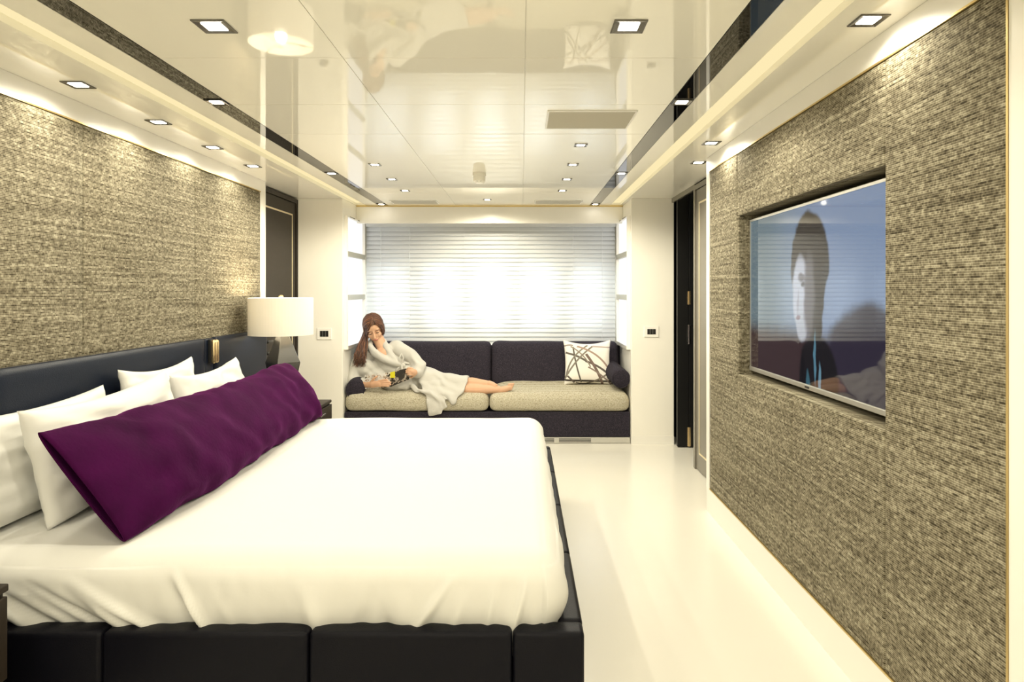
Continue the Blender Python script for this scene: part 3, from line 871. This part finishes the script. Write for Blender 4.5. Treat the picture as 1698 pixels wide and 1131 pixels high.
# purple velvet bolster: loft along the bed's width
def bolster():
    rings, NR, NSG = [], 40, 90
    y0, y1 = 2.030, 4.075
    verts, faces = [], []
    for i in range(NSG + 1):
        s = i / NSG
        s2 = math.sin((s - .5) * PI) * .25 + (2 * s - 1) * .25 + .5
        y = y0 + (y1 - y0) * s2
        B = Vector((-1.215 + .012 * math.sin(s2 * 5), y, .533 + .000))
        T = Vector((-1.465 + .006 * math.sin(s2 * 7), y, .872 - .018 * s2 - .030 * math.sin(PI * min(1, s2 * 1.0)) ** .7))
        # ends lean: the top corner reaches farther out than the bottom
        T.y += -.02 * (1 - s2) ** 6 + .02 * s2 ** 6
        ax = T - B; H = ax.length; axn = ax.normalized()
        nrm = Vector((axn.z, 0, -axn.x))     # towards foot of bed and up
        th0 = .012 * (1 - min(1, s2 / .02)) + 0
        e = min(1.0, s2 / .22); e2 = min(1.0, (1 - s2) / .10)
        half = .016 + (.110 - .016) * (math.sin(e * PI / 2) ** .8) * (math.sin(e2 * PI / 2) ** .7) if s2 < .5 else .004 + .106 * math.sin(e2 * PI / 2) ** .6
        for k in range(NR):
            a = 2 * PI * k / NR
            ca, sa = math.cos(a), math.sin(a)
            u = math.copysign(abs(ca) ** .85, ca); v = math.copysign(abs(sa) ** .85, sa)
            p = B + ax * .5 + axn * u * H * .5 + nrm * v * half + nrm * half * .55 * 0
            n_ = nrm * v + axn * u
            cre = .006 * math.sin(y * 34 + 6 * u + 4 * fbm((y * 2, u, v), 1.0, 2)) * (.35 + .65 * max(0, s2 - .55) * 2) + .016 * fbm((y * 4.2, u * 1.6, v * 1.6), 1.0, 4)
            # gathered fold at the near lower corner
            if s2 < .18: cre += .014 * math.exp(-((u + .72) / .16) ** 2) * math.sin(PI * s2 / .18) - .016 * math.exp(-((u + .42) / .10) ** 2) * math.sin(PI * s2 / .18)
            p = p + n_ * cre * min(1, e * e2 * 1.5)
            p.z = max(p.z, .528)
            verts.append(p)
    for i in range(NSG):
        for k in range(NR):
            faces.append([i * NR + k, i * NR + (k + 1) % NR, (i + 1) * NR + (k + 1) % NR, (i + 1) * NR + k])
    faces.append([NSG * NR + k for k in range(NR)])
    me = raw(verts, faces)
    o = link('bolster_pillow', me, M['velvet'], smooth=True, origin=(-1.3, 3.05, .53))
    sm = o.modifiers.new('t', 'SOLIDIFY'); sm.thickness = .005; sm.offset = -1
    tag(o, 'long purple velvet bolster pillow lying across the bed', 'pillow')
    # the stuffing pillow's end seen inside the open hem
    ins = []
    return o
bol = bolster()

# ------------------------------------------------------------------ nightstands
def nightstand(y0, y1, label, near):
    t = thing('nightstand', label, 'nightstand', (-1.56, (y0 + y1) / 2, 0), 'black nightstands')
    x0, x1, zt = -1.795, -1.340, 0.537
    box('body', (x0, x1 - .012, y0 + .004, y1 - .004, 0.06, zt - .022), M['espresso'], t, bevel=.003)
    box('top', (x0, x1, y0, y1, zt - .020, zt), M['espresso'], t, bevel=.004)
    box('plinth', (x0, x1 - .05, y0 + .03, y1 - .03, 0, .06), M['black'], t)
    for z0, z1 in ((.075, .285), (.293, .508)):
        d = box('drawer', (x1 - .012, x1 + .004, y0 + .010, y1 - .010, z0, z1), M['espresso'], t, bevel=.003)
        ym = (y0 + y1) / 2
        box('handle', (x1 + .004, x1 + .020, ym - .05, ym + .05, z1 - .04, z1 - .03), M['chrome'], d, bevel=.002)
nightstand(4.172, 4.68, 'dark wood nightstand under the table lamp beyond the bed', False)
nightstand(1.24, 1.735, 'dark wood nightstand corner at lower left picture edge', True)

# ------------------------------------------------------------------ table lamp
LX, LY = -1.582, 4.36
lam = thing('table_lamp', 'faceted dark table lamp with wide white drum shade', 'lamp', (LX, LY, .537))
LY_ = LY
sc_l = LY / F
z_top, z_bot = HC + (VY - 494) * sc_l, HC + (VY - 555) * sc_l
R_ = 0.204
LXc = (466 - VX) * sc_l
bm = bmesh.new()
N = 64
ro = [[bm.verts.new((LXc + r * math.cos(2 * PI * k / N), LY + r * math.sin(2 * PI * k / N), z)) for k in range(N)] for r, z in ((R_, z_bot), (R_, z_top), (R_ - .003, z_top), (R_ - .003, z_bot))]
for i in range(4):
    for k in range(N):
        bm.faces.new((ro[i][k], ro[i][(k + 1) % N], ro[(i + 1) % 4][(k + 1) % N], ro[(i + 1) % 4][k]))
link('shade', bm_mesh(bm), M['shade'], lam, smooth=False)
bm = bmesh.new()
for k in range(3):
    a = 2 * PI * k / 3 + .3
    tube_bm(bm, [(LXc, LY, z_top - .02), (LXc + (R_ - .003) * math.cos(a), LY + (R_ - .003) * math.sin(a), z_top - .004)], [.003, .003], 6)
link('shade_spider', bm_mesh(bm), M['brass'], lam)
bm = bmesh.new()
tube_bm(bm, [(LXc, LY, z_top - .025), (LXc, LY, z_top + .002)], [.004, .005], 8)
ell_bm(bm, (LXc, LY, z_top + .010), (.016, .016, .011), sub=2)
link('finial', bm_mesh(bm), M['copper'] if 'copper' in M else M['brass'], lam, smooth=True)
bm = bmesh.new()
def ring4(z, h, rot=PI / 4 + .0):
    return [bm.verts.new((LXc + .012 + h * math.cos(rot + k * PI / 2), LY + h * math.sin(rot + k * PI / 2), z)) for k in range(4)]
zt_ = HC + (VY - 557) * sc_l; zm_ = HC + (VY - 601) * sc_l
rot = -PI / 2 + .05
R4 = [ring4(.5375, .055, rot), ring4(zm_, .115, rot), ring4(zt_, .043, rot)]
for A, B in zip(R4, R4[1:]):
    for k in range(4): bm.faces.new((A[k], A[(k + 1) % 4], B[(k + 1) % 4], B[k]))
bm.faces.new(R4[0][::-1]); bm.faces.new(R4[-1])
bmesh.ops.bevel(bm, geom=list(bm.edges), offset=.003, segments=1, affect='EDGES')
link('base', bm_mesh(bm), M['graphite'], lam)
bm = bmesh.new(); tube_bm(bm, [(LXc + .006, LY, zt_ - .002), (LXc, LY, z_bot + .09)], [.012, .010], 12)
link('neck', bm_mesh(bm), M['chrome'], lam, smooth=True)
bm = bmesh.new(); ell_bm(bm, (LXc, LY, z_bot + .13), (.03, .03, .042), sub=2)
link('bulb', bm_mesh(bm), emis('bulb', (1, .85, .62), 16.0), lam, smooth=True)
ld = bpy.data.lights.new('lamp_bulb', 'POINT'); ld.energy = 8.0; ld.color = (1.0, .84, .60); ld.shadow_soft_size = .035
lo = bpy.data.objects.new('lamp_bulb', ld); COL.objects.link(lo); lo.parent = lam; lo.location = (LXc - LX, 0, z_bot + .185 - .537)

# reading light between the headboard panels
rl = thing('reading_light', 'slim brass reading light in gap between headboard panels', 'lamp', (-1.80, 3.845, .90))
box('mount', (-1.8115, -1.795, 3.828, 3.888, .885, 1.02), M['blackplastic'], rl, bevel=.003)
for dy in (-.017, .017):
    bm = bmesh.new(); tube_bm(bm, [(-1.783, 3.858 + dy, .895), (-1.783, 3.858 + dy, 1.005)], [.0145, .0145], 16)
    link('tube', bm_mesh(bm), M['brass'], rl, smooth=True)
so = thing('socket_plate', 'small polished socket plate on headboard above nightstand', 'socket', (-1.797, 4.40, .70))
box('plate', (-1.7975, -1.788, 4.33, 4.47, .675, .725), M['chrome'], so, bevel=.002)
box('insert', (-1.788, -1.785, 4.345, 4.455, .685, .715), pmat('socket insert', (.35, .40, .52), rough=.25), so)

# ------------------------------------------------------------------ television
XT = 1.150
TY0, TY1, TZ0, TZ1 = 2.045, 3.335, 0.905, 1.655
def tv_screen():
    m, nt, b = new_mat('television picture')
    tc = nt.nodes.new('ShaderNodeTexCoord')
    sep = nt.nodes.new('ShaderNodeSeparateXYZ'); nt.links.new(tc.outputs['Object'], sep.inputs[0])
    nz = nt.nodes.new('ShaderNodeTexNoise'); nz.inputs['Scale'].default_value = 9; nz.inputs['Detail'].default_value = 4
    nt.links.new(tc.outputs['Object'], nz.inputs['Vector'])
    wob = math_node(nt, 'MULTIPLY', math_node(nt, 'SUBTRACT', nz.outputs['Fac'], .5), .05)
    Y = math_node(nt, 'ADD', math_node(nt, 'ADD', sep.outputs['Y'], (TY0 + TY1) / 2), wob)
    Z = math_node(nt, 'ADD', math_node(nt, 'ADD', sep.outputs['Z'], TZ0 - HC), wob)
    def sm(v, a, b_):
        mr = nt.nodes.new('ShaderNodeMapRange'); mr.interpolation_type = 'SMOOTHSTEP'
        nt.links.new(v, mr.inputs[0]); mr.inputs[1].default_value = a; mr.inputs[2].default_value = b_
        return mr.outputs[0]
    def ell(cy, cz, ry, rz_, soft=.25):
        dy = math_node(nt, 'DIVIDE', math_node(nt, 'SUBTRACT', Y, cy), ry)
        dz = math_node(nt, 'DIVIDE', math_node(nt, 'SUBTRACT', Z, cz), rz_)
        d = math_node(nt, 'ADD', math_node(nt, 'MULTIPLY', dy, dy), math_node(nt, 'MULTIPLY', dz, dz))
        return sm(d, 1 + soft, 1 - soft)
    def mix(f, a, c):
        mx = nt.nodes.new('ShaderNodeMix'); mx.data_type = 'RGBA'
        nt.links.new(f, mx.inputs[0])
        nt.links.new(a, mx.inputs[6])
        if isinstance(c, tuple): mx.inputs[7].default_value = (*c, 1)
        else: nt.links.new(c, mx.inputs[7])
        return mx.outputs[2]
    base = nt.nodes.new('ShaderNodeRGB'); base.outputs[0].default_value = (.155, .215, .33, 1)
    c = base.outputs[0]
    c = mix(sm(Y, 2.5, 3.2), c, (.10, .145, .17))                      # plain teal wall of the picture, left
    c = mix(sm(Z, -.12, -.22), c, (.035, .020, .022))                  # picture's brown foreground, with the sofa's dark reflection painted in
    c = mix(ell(2.20, -.40, .36, .36, .15), c, (.020, .016, .030))     # shoulder of the jacket
    c = mix(ell(2.660, .115, .175, .205, .12), c, (.016, .011, .010))  # hair
    c = mix(ell(2.600, -.02, .075, .20, .2), c, (.016, .011, .010))
    c = mix(ell(2.735, -.010, .080, .150, .3), c, (.36, .38, .44))     # lit side of the face
    c = mix(ell(2.722, -.120, .055, .090, .3), c, (.33, .35, .40))     # jaw
    c = mix(ell(2.655, -.02, .050, .17, .6), c, (.085, .075, .085))    # shaded side
    c = mix(ell(2.725, .055, .035, .016, .9), c, (.10, .09, .10))      # brow and eye
    c = mix(ell(2.715, .030, .020, .010, .9), c, (.05, .045, .05))
    c = mix(ell(2.762, -.045, .010, .050, .9), c, (.26, .26, .30))     # nose
    c = mix(ell(2.755, -.112, .024, .010, .9), c, (.17, .12, .14))     # mouth
    c = mix(ell(2.58, -.36, .17, .19, .15), c, (.005, .005, .007))     # dark coat
    c = mix(ell(2.600, -.26, .010, .10, .6), c, (.07, .17, .23))
    c = mix(ell(2.560, -.34, .012, .06, .6), c, (.10, .20, .26))
    c = mix(ell(2.665, -.37, .016, .05, .6), c, (.03, .09, .12))
    b.inputs['Base Color'].default_value = (.004, .004, .005, 1)
    b.inputs['Roughness'].default_value = .03
    b.inputs['IOR'].default_value = 1.5
    nt.links.new(c, b.inputs['Emission Color']); b.inputs['Emission Strength'].default_value = .85
    return m
tv = thing('television', 'flat television showing a dark haired face, set in cloth wall', 'television', (XT, (TY0 + TY1) / 2, TZ0))
box('housing', (XT + .004, XN - .004, TY0 + .01, TY1 - .01, TZ0 + .01, TZ1 - .01), M['blackplastic'], tv)
box('screen', (XT, XT + .004, TY0 + .006, TY1 - .006, TZ0 + .020, TZ1 - .008), tv_screen(), tv)
for bb in ((TY0, TY1, TZ1 - .008, TZ1 + .002), (TY0, TY0 + .006, TZ0 + .02, TZ1 - .008), (TY1 - .006, TY1, TZ0 + .02, TZ1 - .008)):
    box('bezel', (XT - .004, XT + .012, *bb), M['silver'], tv)
bz = box('bottom_bar', (XT - .006, XT + .014, TY0, TY1, TZ0, TZ0 + .020), M['silver'], tv, bevel=.002)
ym = 2.66
box('logo', (XT - .0068, XT - .0058, ym - .02, ym + .02, TZ0 + .006, TZ0 + .014), M['blackplastic'], bz)

# ------------------------------------------------------------------ reclining person
per = thing('person', 'person in white bathrobe reclining on sofa, reading a magazine', 'person', P(690, 640, 5.9))
fwd = Vector((.20, -.82, -.50)).normalized()
upv = Vector((-.20, 0, 1)); upv = (upv - fwd * upv.dot(fwd)).normalized()
lft = -(fwd.cross(upv))
HR = Matrix((lft, fwd, upv)).transposed()          # local x = viewer right, y = face, z = crown
HO = P(620, 545, 5.90)
HS = 1.06
def hl(x, y, z): return HO + HR @ (Vector((x, y, z)) * HS)
def hell(bm, c, r, sub=3): ell_bm(bm, hl(*c), [q * HS for q in r], HR, sub)

def tubeP(bm, pts, rads, n=14, cap=True, squash=None):
    tube_bm(bm, [P(*p) if len(p) == 3 and p[0] > 50 else Vector(p) for p in pts], rads, n, cap, squash)

bm = bmesh.new()
hell(bm, (0, -.012, .030), (.072, .090, .083))
hell(bm, (0, .026, -.036), (.054, .058, .068))
hell(bm, (0, .058, -.090), (.021, .020, .017))
for s in (-1, 1):
    hell(bm, (s * .030, .050, -.028), (.027, .027, .026))
    hell(bm, (s * .028, .064, .030), (.022, .012, .009), 2)
    hell(bm, (s * .074, -.008, -.012), (.008, .018, .030), 2)
    hell(bm, (s * .030, .068, .006), (.014, .010, .008), 2)
tube_bm(bm, [hl(0, .080, .018), hl(0, .098, -.018), hl(0, .100, -.026)], [.007, .010, .012], 10)
hell(bm, (0, .078, -.055), (.022, .012, .010), 2)
NB = P(635, 582, 5.92)
tube_bm(bm, [hl(0, -.012, -.05), NB + Vector((0, 0, .02)), NB + Vector((.01, 0, -.05))], [.052, .050, .062], 16)
ell_bm(bm, P(637, 588, 5.895), (.085, .070, .070))
tubeP(bm, [(640, 596, 5.94), (660, 612, 5.93), (682, 626, 5.92), (702, 631, 5.91)], [.085, .085, .085, .08], 18)
# arms
tubeP(bm, [(660, 582, 5.95), (684, 594, 5.90), (694, 608, 5.84), (690, 617, 5.75), (687, 618, 5.715)], [.045, .042, .036, .026, .024])
tubeP(bm, [(604, 594, 5.92), (592, 618, 5.88), (588, 637, 5.83), (603, 638, 5.74), (612, 638, 5.70)], [.045, .042, .036, .027, .024])
# legs
tubeP(bm, [(704, 632, 5.90), (738, 636, 5.85), (758, 636, 5.82), (783, 635, 5.81), (806, 637, 5.80), (812, 638, 5.795)], [.050, .046, .048, .049, .034, .032])
tubeP(bm, [(704, 634, 5.84), (735, 640, 5.79), (760, 645, 5.76), (788, 646, 5.75), (815, 646, 5.74), (826, 646, 5.735)], [.050, .048, .050, .049, .033, .033])
# feet with toes
tubeP(bm, [(811, 637, 5.795), (817, 639, 5.77), (822, 641, 5.735)], [.033, .030, .022])
for k in range(5):
    tubeP(bm, [(821 + k * .5, 637.5 + k * 1.7, 5.745), (823.5 + k * .2, 638 + k * 1.7, 5.722)], [.0105 - k * .0008, .0085 - k * .0006], 8)
tubeP(bm, [(825, 648, 5.735), (836, 646, 5.728), (845, 642.5, 5.722)], [.032, .031, .022], squash=(Vector((0, 1, 0)), .8))
for k in range(5):
    tubeP(bm, [(844, 637.5 + k * 2.3, 5.722), (851.5 - k * .9, 636.5 + k * 2.4, 5.715)], [.011 - k * .0008, .0095 - k * .0007], 8)
# viewer-left hand: under the magazine, fingers spread over its cover
tubeP(bm, [(610, 638, 5.70), (618, 637.5, 5.672), (628, 636.5, 5.652)], [.024, .030, .026], 14, squash=(Vector((0, 1, 0)), .62))
for k, (y0, y1, x1) in enumerate(((632.0, 629.5, 643), (634.8, 633.6, 648), (637.6, 637.2, 648), (640.2, 640.2, 644))):
    tubeP(bm, [(628, y0, 5.652), (635, (y0 * .6 + y1 * .4) - .6, 5.640), ((635 + x1) / 2 + 1, y1 - .3, 5.636), (x1, y1 + .4, 5.641)], [.0095, .0088, .0082, .0070], 9)
tubeP(bm, [(616, 633, 5.672), (620, 627.5, 5.655), (625, 624, 5.652)], [.012, .0100, .0082], 9)
# viewer-right hand: grips the outer edge of the cover
tubeP(bm, [(688, 618, 5.715), (686.5, 617.5, 5.695), (684, 616.5, 5.672)], [.024, .031, .027], 14, squash=(Vector((0, 1, 0)), .7))
for k, (yy, x1) in enumerate(((610.5, 675.5), (614.0, 673), (617.6, 673), (621.0, 675.5))):
    tubeP(bm, [(684, yy + .8, 5.668), (680.5, yy, 5.655), (677.5, yy, 5.654), (x1, yy + .5, 5.662)], [.0098, .0090, .0084, .0072], 9)
tubeP(bm, [(687, 622, 5.69), (682, 626, 5.70), (677, 625, 5.712)], [.012, .0100, .0082], 9)
body = link('body', remeshed(bm, .0042, 3, .5), M['skin'], per, smooth=True)
for s in (-1, 1):
    bm = bmesh.new(); hell(bm, (s * .030, .0745, .003), (.0125, .006, .0035), 2)
    link('eye', bm_mesh(bm), M['eye'], body, smooth=True)
    bm = bmesh.new(); tube_bm(bm, [hl(s * .014, .082, .026), hl(s * .032, .082, .032), hl(s * .048, .070, .026)], [.0022, .0028, .0015], 6)
    link('eyebrow', bm_mesh(bm), M['hair'], body, smooth=True)
bm = bmesh.new(); hell(bm, (0, .0865, -.0555), (.020, .006, .0065), 2)
link('lips', bm_mesh(bm), M['lips'], body, smooth=True)

# hair: crown shell and long separate locks falling over the viewer-left shoulder
HC0, HRD = Vector((0, -.020, .036)), Vector((.0800, .0960, .0880))
def cap_pt(sx, y, phi, lift=1.0):
    k = math.sqrt(max(.02, 1 - ((y - HC0.y) / HRD.y) ** 2))
    return Vector((sx * HRD.x * k * math.sin(phi) * lift, y, HC0.z + HRD.z * k * math.cos(phi) * lift))
bm = bmesh.new()
hell(bm, (0, -.026, .036), (.0785, .0900, .0865))
hell(bm, (0, -.050, -.014), (.070, .066, .085))
for s_ in (-1, 1): hell(bm, (s_ * .060, -.004, -.012), (.016, .046, .068))
rh = random.Random(11)
def lock(pts, r0):
    n0 = len(bm.faces)
    tube_bm(bm, pts, [r0 * .7] + [r0] * (len(pts) - 3) + [r0 * .8, r0 * .25], 6)
    bm.faces.ensure_lookup_table()
    mi = rh.choice((0, 0, 1, 1, 2))
    for f_ in bm.faces[n0:]: f_.material_index = mi
j = lambda q: rh.uniform(-q, q)
for k in range(190):
    a = k / 189
    y0 = .062 - .135 * a + j(.006)
    back = .052 * max(0, 1 - a * 2.2)
    l_ = 1.0 + rh.uniform(0, .05)
    pts = [hl(*(cap_pt(-1, y0, math.radians(-8) + j(.05), l_)))]
    for d_, bk in ((28, .06), (55, .30), (82, .75)):
        pts.append(hl(*(cap_pt(-1, y0 - back * bk, math.radians(d_), l_))))
    f0 = max(0, 1 - a)
    pts += [hl(-.080 + j(.008), y0 - back + j(.006), -.035 + j(.01)),
            P(605 - 9 * a + j(4), 573 + j(3), 5.842 + .05 * a + j(.012)),
            P(604 - 13 * a + j(5), 590 + j(4), 5.797 + .045 * a + j(.012)),
            P(605 - 19 * a + j(5), 602 + j(8), 5.775 + .03 * a + j(.014))]
    lock(pts, rh.uniform(.0030, .0052))
for k in range(90):
    a = k / 89
    y0 = .060 - .135 * a + j(.006)
    back = .050 * max(0, 1 - a * 2.2)
    l_ = 1.0 + rh.uniform(0, .05)
    pts = [hl(*(cap_pt(1, y0, math.radians(8) + j(.05), l_)))]
    for d_, bk in ((30, .06), (58, .30), (88, .75)):
        pts.append(hl(*(cap_pt(1, y0 - back * bk, math.radians(d_), l_))))
    pts += [hl(.076 + j(.006), y0 - back - .012, -.045 + j(.01)), hl(.064 + j(.008), y0 - back - .035, -.085 + j(.012))]
    lock(pts, rh.uniform(.0028, .0048))
for k in range(46):                       # locks framing the face, viewer left
    a = k / 45
    lock([hl(.012 + j(.004), .036, .1165), hl(-.008 - .026 * a + j(.003), .067 - .012 * a, .083 + j(.004)), hl(-.034 - .024 * a + j(.003), .072 - .024 * a, .045 + j(.006)),
          hl(-.056 - .012 * a + j(.003), .056 - .022 * a, .000 + j(.008)), hl(-.064 - .008 * a + j(.003), .042 - .020 * a, -.050 + j(.01)),
          P(608 - 5 * a + j(3), 574 + j(3), 5.822 + .03 * a), P(607 - 8 * a + j(3), 590 + j(5), 5.785 + .02 * a)], rh.uniform(.0030, .0045))
for k in range(34):                       # viewer right
    a = k / 33
    lock([hl(.016 + j(.004), .036, .1165), hl(.030 + .014 * a + j(.003), .062 - .012 * a, .084 + j(.004)), hl(.054 + .012 * a + j(.003), .056 - .020 * a, .044 + j(.006)),
          hl(.066 + .006 * a + j(.003), .044 - .022 * a, .000 + j(.006)), hl(.067 + .006 * a + j(.003), .028 - .022 * a, -.045 + j(.008)), hl(.058 + j(.004), .000 - .02 * a, -.088 + j(.008))], rh.uniform(.0030, .0045))
me = bm_mesh(bm)
for q_ in ('hair', 'hair_dark', 'hair_copper'): me.materials.append(M[q_])
link('hair', me, M['hair'], per, smooth=True)

# bathrobe
bm = bmesh.new()
tubeP(bm, [(640, 600, 5.95), (656, 611, 5.935), (676, 620, 5.92), (698, 627, 5.915), (714, 628, 5.91)], [.118, .122, .118, .112, .100], 22)
ell_bm(bm, P(658, 578, 5.955), (.085, .075, .075))
ell_bm(bm, P(608, 592, 5.945), (.085, .075, .085))
tubeP(bm, [(660, 578, 5.945), (680, 590, 5.90), (695, 607, 5.845), (692, 616, 5.775)], [.070, .066, .066, .056], 18)
tubeP(bm, [(603, 590, 5.92), (592, 614, 5.88), (587, 635, 5.83), (600, 638, 5.765)], [.075, .074, .066, .052], 18)
tubeP(bm, [(703, 629, 5.89), (733, 634, 5.84), (760, 637, 5.805), (776, 638, 5.795)], [.105, .088, .082, .078], 22, cap=False)
def rowsP(rows): return [[P(*q) for q in r] for r in rows]
slab_bm(bm, rowsP([[(694, 634, 5.79), (712, 634, 5.78), (730, 634, 5.77)], [(700, 645, 5.70), (715, 645, 5.69), (733, 645, 5.69)],
                   [(704, 653, 5.655), (717, 653, 5.648), (735, 653, 5.650)], [(707, 664, 5.638), (719, 664, 5.630), (739, 665, 5.634)],
                   [(710, 677, 5.636), (721, 677, 5.626), (741, 674, 5.634)], [(711, 690, 5.636), (720, 690.5, 5.628), (732, 685, 5.634)]]), .018)
slab_bm(bm, rowsP([[(725, 634, 5.76), (750, 634, 5.75), (776, 630, 5.745)], [(730, 646, 5.69), (750, 647, 5.685), (771, 645, 5.690)],
                   [(735, 654, 5.655), (749, 655, 5.648), (765, 654, 5.655)], [(740, 662, 5.640), (749, 664, 5.632), (759, 661, 5.638)],
                   [(746, 669, 5.638), (750, 671, 5.632), (754, 669, 5.636)]]), .018)
tubeP(bm, [(684, 640, 5.74), (692, 648, 5.69), (702, 651, 5.655), (713, 650, 5.642), (722, 657, 5.630), (729, 668, 5.624), (732, 677, 5.624)], [.022, .020, .017, .016, .014, .013, .012], 10)
ell_bm(bm, P(622, 624, 5.88), (.13, .09, .085))
ell_bm(bm, P(607, 611, 5.87), (.10, .08, .09))
ell_bm(bm, P(662, 636, 5.83), (.16, .10, .075))
ell_bm(bm, P(735, 640, 5.78), (.16, .075, .060))
# shawl collar and cuffs
tubeP(bm, [(614, 568, 5.93), (612, 574, 5.875), (620, 584, 5.838), (638, 596, 5.815), (656, 603, 5.805), (669, 606, 5.815)], [.024, .030, .034, .034, .030, .020], 14)
tubeP(bm, [(636, 566, 5.975), (640, 573, 5.90), (645, 583, 5.850), (652, 594, 5.822), (660, 602, 5.815)], [.024, .028, .030, .028, .02], 14)
tubeP(bm, [(697, 612, 5.775), (692, 622, 5.765), (685, 624, 5.765)], [.020, .020, .016], 10)
tubeP(bm, [(601, 629, 5.77), (603, 638, 5.745), (600, 646, 5.77)], [.016, .018, .016], 10)
me = remeshed(bm, .0075, 5, .5)
nrms = [v.normal.copy() for v in me.vertices]
for v, n in zip(me.vertices, nrms):
    p = v.co.copy()
    f = .009 * math.sin(70 * (p.x * .55 + p.z * .9) + 5 * noise.noise(p * 7)) * max(0, noise.noise(p * 4 + Vector((3, 1, 2))) + .35)
    f += .008 * noise.noise(p * 13)
    v.co = p + n * f
robe = link('bathrobe', me, M['robe'], per, smooth=True)
bm = bmesh.new()
tubeP(bm, [(657, 614, 5.81), (664, 607, 5.808), (672, 602, 5.83), (684, 604, 5.86)], [.011, .012, .012, .010], 10, squash=(Vector((0, 1, 0)), .6))
tubeP(bm, [(663, 603, 5.805), (662, 594, 5.805), (666, 586, 5.815), (669, 594, 5.812), (665, 604, 5.803)], [.008, .008, .008, .008, .008], 8)
tubeP(bm, [(666, 606, 5.802), (667, 616, 5.795), (666, 626, 5.775)], [.010, .010, .010], 8)
link('belt', bm_mesh(bm), M['robe'], per, smooth=True)

# ------------------------------------------------------------------ magazine
def print_mat(name, cols, scale, yellow=False):
    m, nt, b = new_mat(name)
    tc = nt.nodes.new('ShaderNodeTexCoord')
    n = nt.nodes.new('ShaderNodeTexNoise'); n.inputs['Scale'].default_value = scale; n.inputs['Detail'].default_value = 3; n.inputs['Distortion'].default_value = 1.2
    nt.links.new(tc.outputs['Object'], n.inputs['Vector'])
    cr = nt.nodes.new('ShaderNodeValToRGB'); cr.color_ramp.interpolation = 'CONSTANT'
    el = cr.color_ramp.elements
    while len(el) < len(cols): el.new(.5)
    for e, (p, c) in zip(el, cols): e.position = p; e.color = (*c, 1)
    nt.links.new(n.outputs['Fac'], cr.inputs[0])
    last = cr.outputs[0]
    if yellow:
        sep = nt.nodes.new('ShaderNodeSeparateXYZ'); nt.links.new(tc.outputs['Generated'], sep.inputs[0])
        mk = math_node(nt, 'MULTIPLY', math_node(nt, 'LESS_THAN', sep.outputs['X'], .26), math_node(nt, 'GREATER_THAN', sep.outputs['Z'], .48))
        mx = nt.nodes.new('ShaderNodeMix'); mx.data_type = 'RGBA'
        nt.links.new(mk, mx.inputs[0]); nt.links.new(last, mx.inputs[6]); mx.inputs[7].default_value = (.62, .55, .02, 1)
        last = mx.outputs[2]
    nt.links.new(last, b.inputs['Base Color']); b.inputs['Roughness'].default_value = .3
    return m
mg = thing('magazine', 'open glossy magazine held in both hands of reclining person', 'magazine', P(647, 632, 5.67))
def half(x_out, yo0, yo1, Yout, mat, name, off=0.0, thick=.0022):
    rows = []
    for i in range(7):
        t = i / 6
        y = (642 * (1 - t) + 617.5 * t)
        yo = yo1 * (1 - t) + yo0 * t
        r = []
        for j in range(9):
            s = j / 8
            bow = math.sin(PI * s) * .010
            r.append(P(647 + (x_out - 647) * s, y + (yo - y) * s, 5.660 + off + (Yout - 5.660) * s - bow))
        rows.append(r)
    bm = bmesh.new(); slab_bm(bm, rows, thick)
    return link(name, bm_mesh(bm), mat, mg, smooth=False)
half(678.5, 609.5, 629, 5.690, print_mat('magazine print dark', [(0, (.02, .015, .012)), (.50, (.05, .04, .03)), (.56, (.40, .33, .25)), (.64, (.10, .08, .07)), (.70, (.65, .62, .55))], 26, True), 'back_cover')
half(605, 622, 645, 5.715, print_mat('magazine print light', [(0, (.02, .02, .02)), (.40, (.50, .40, .30)), (.46, (.72, .70, .66)), (.62, (.30, .16, .09)), (.68, (.7, .68, .62))], 22), 'front_cover')
paper = pmat('paper', (.75, .74, .70), rough=.5)
half(676.5, 610.5, 628, 5.692, paper, 'pages', .0035, .004)
half(607, 623, 644, 5.717, paper, 'pages', .0035, .004)
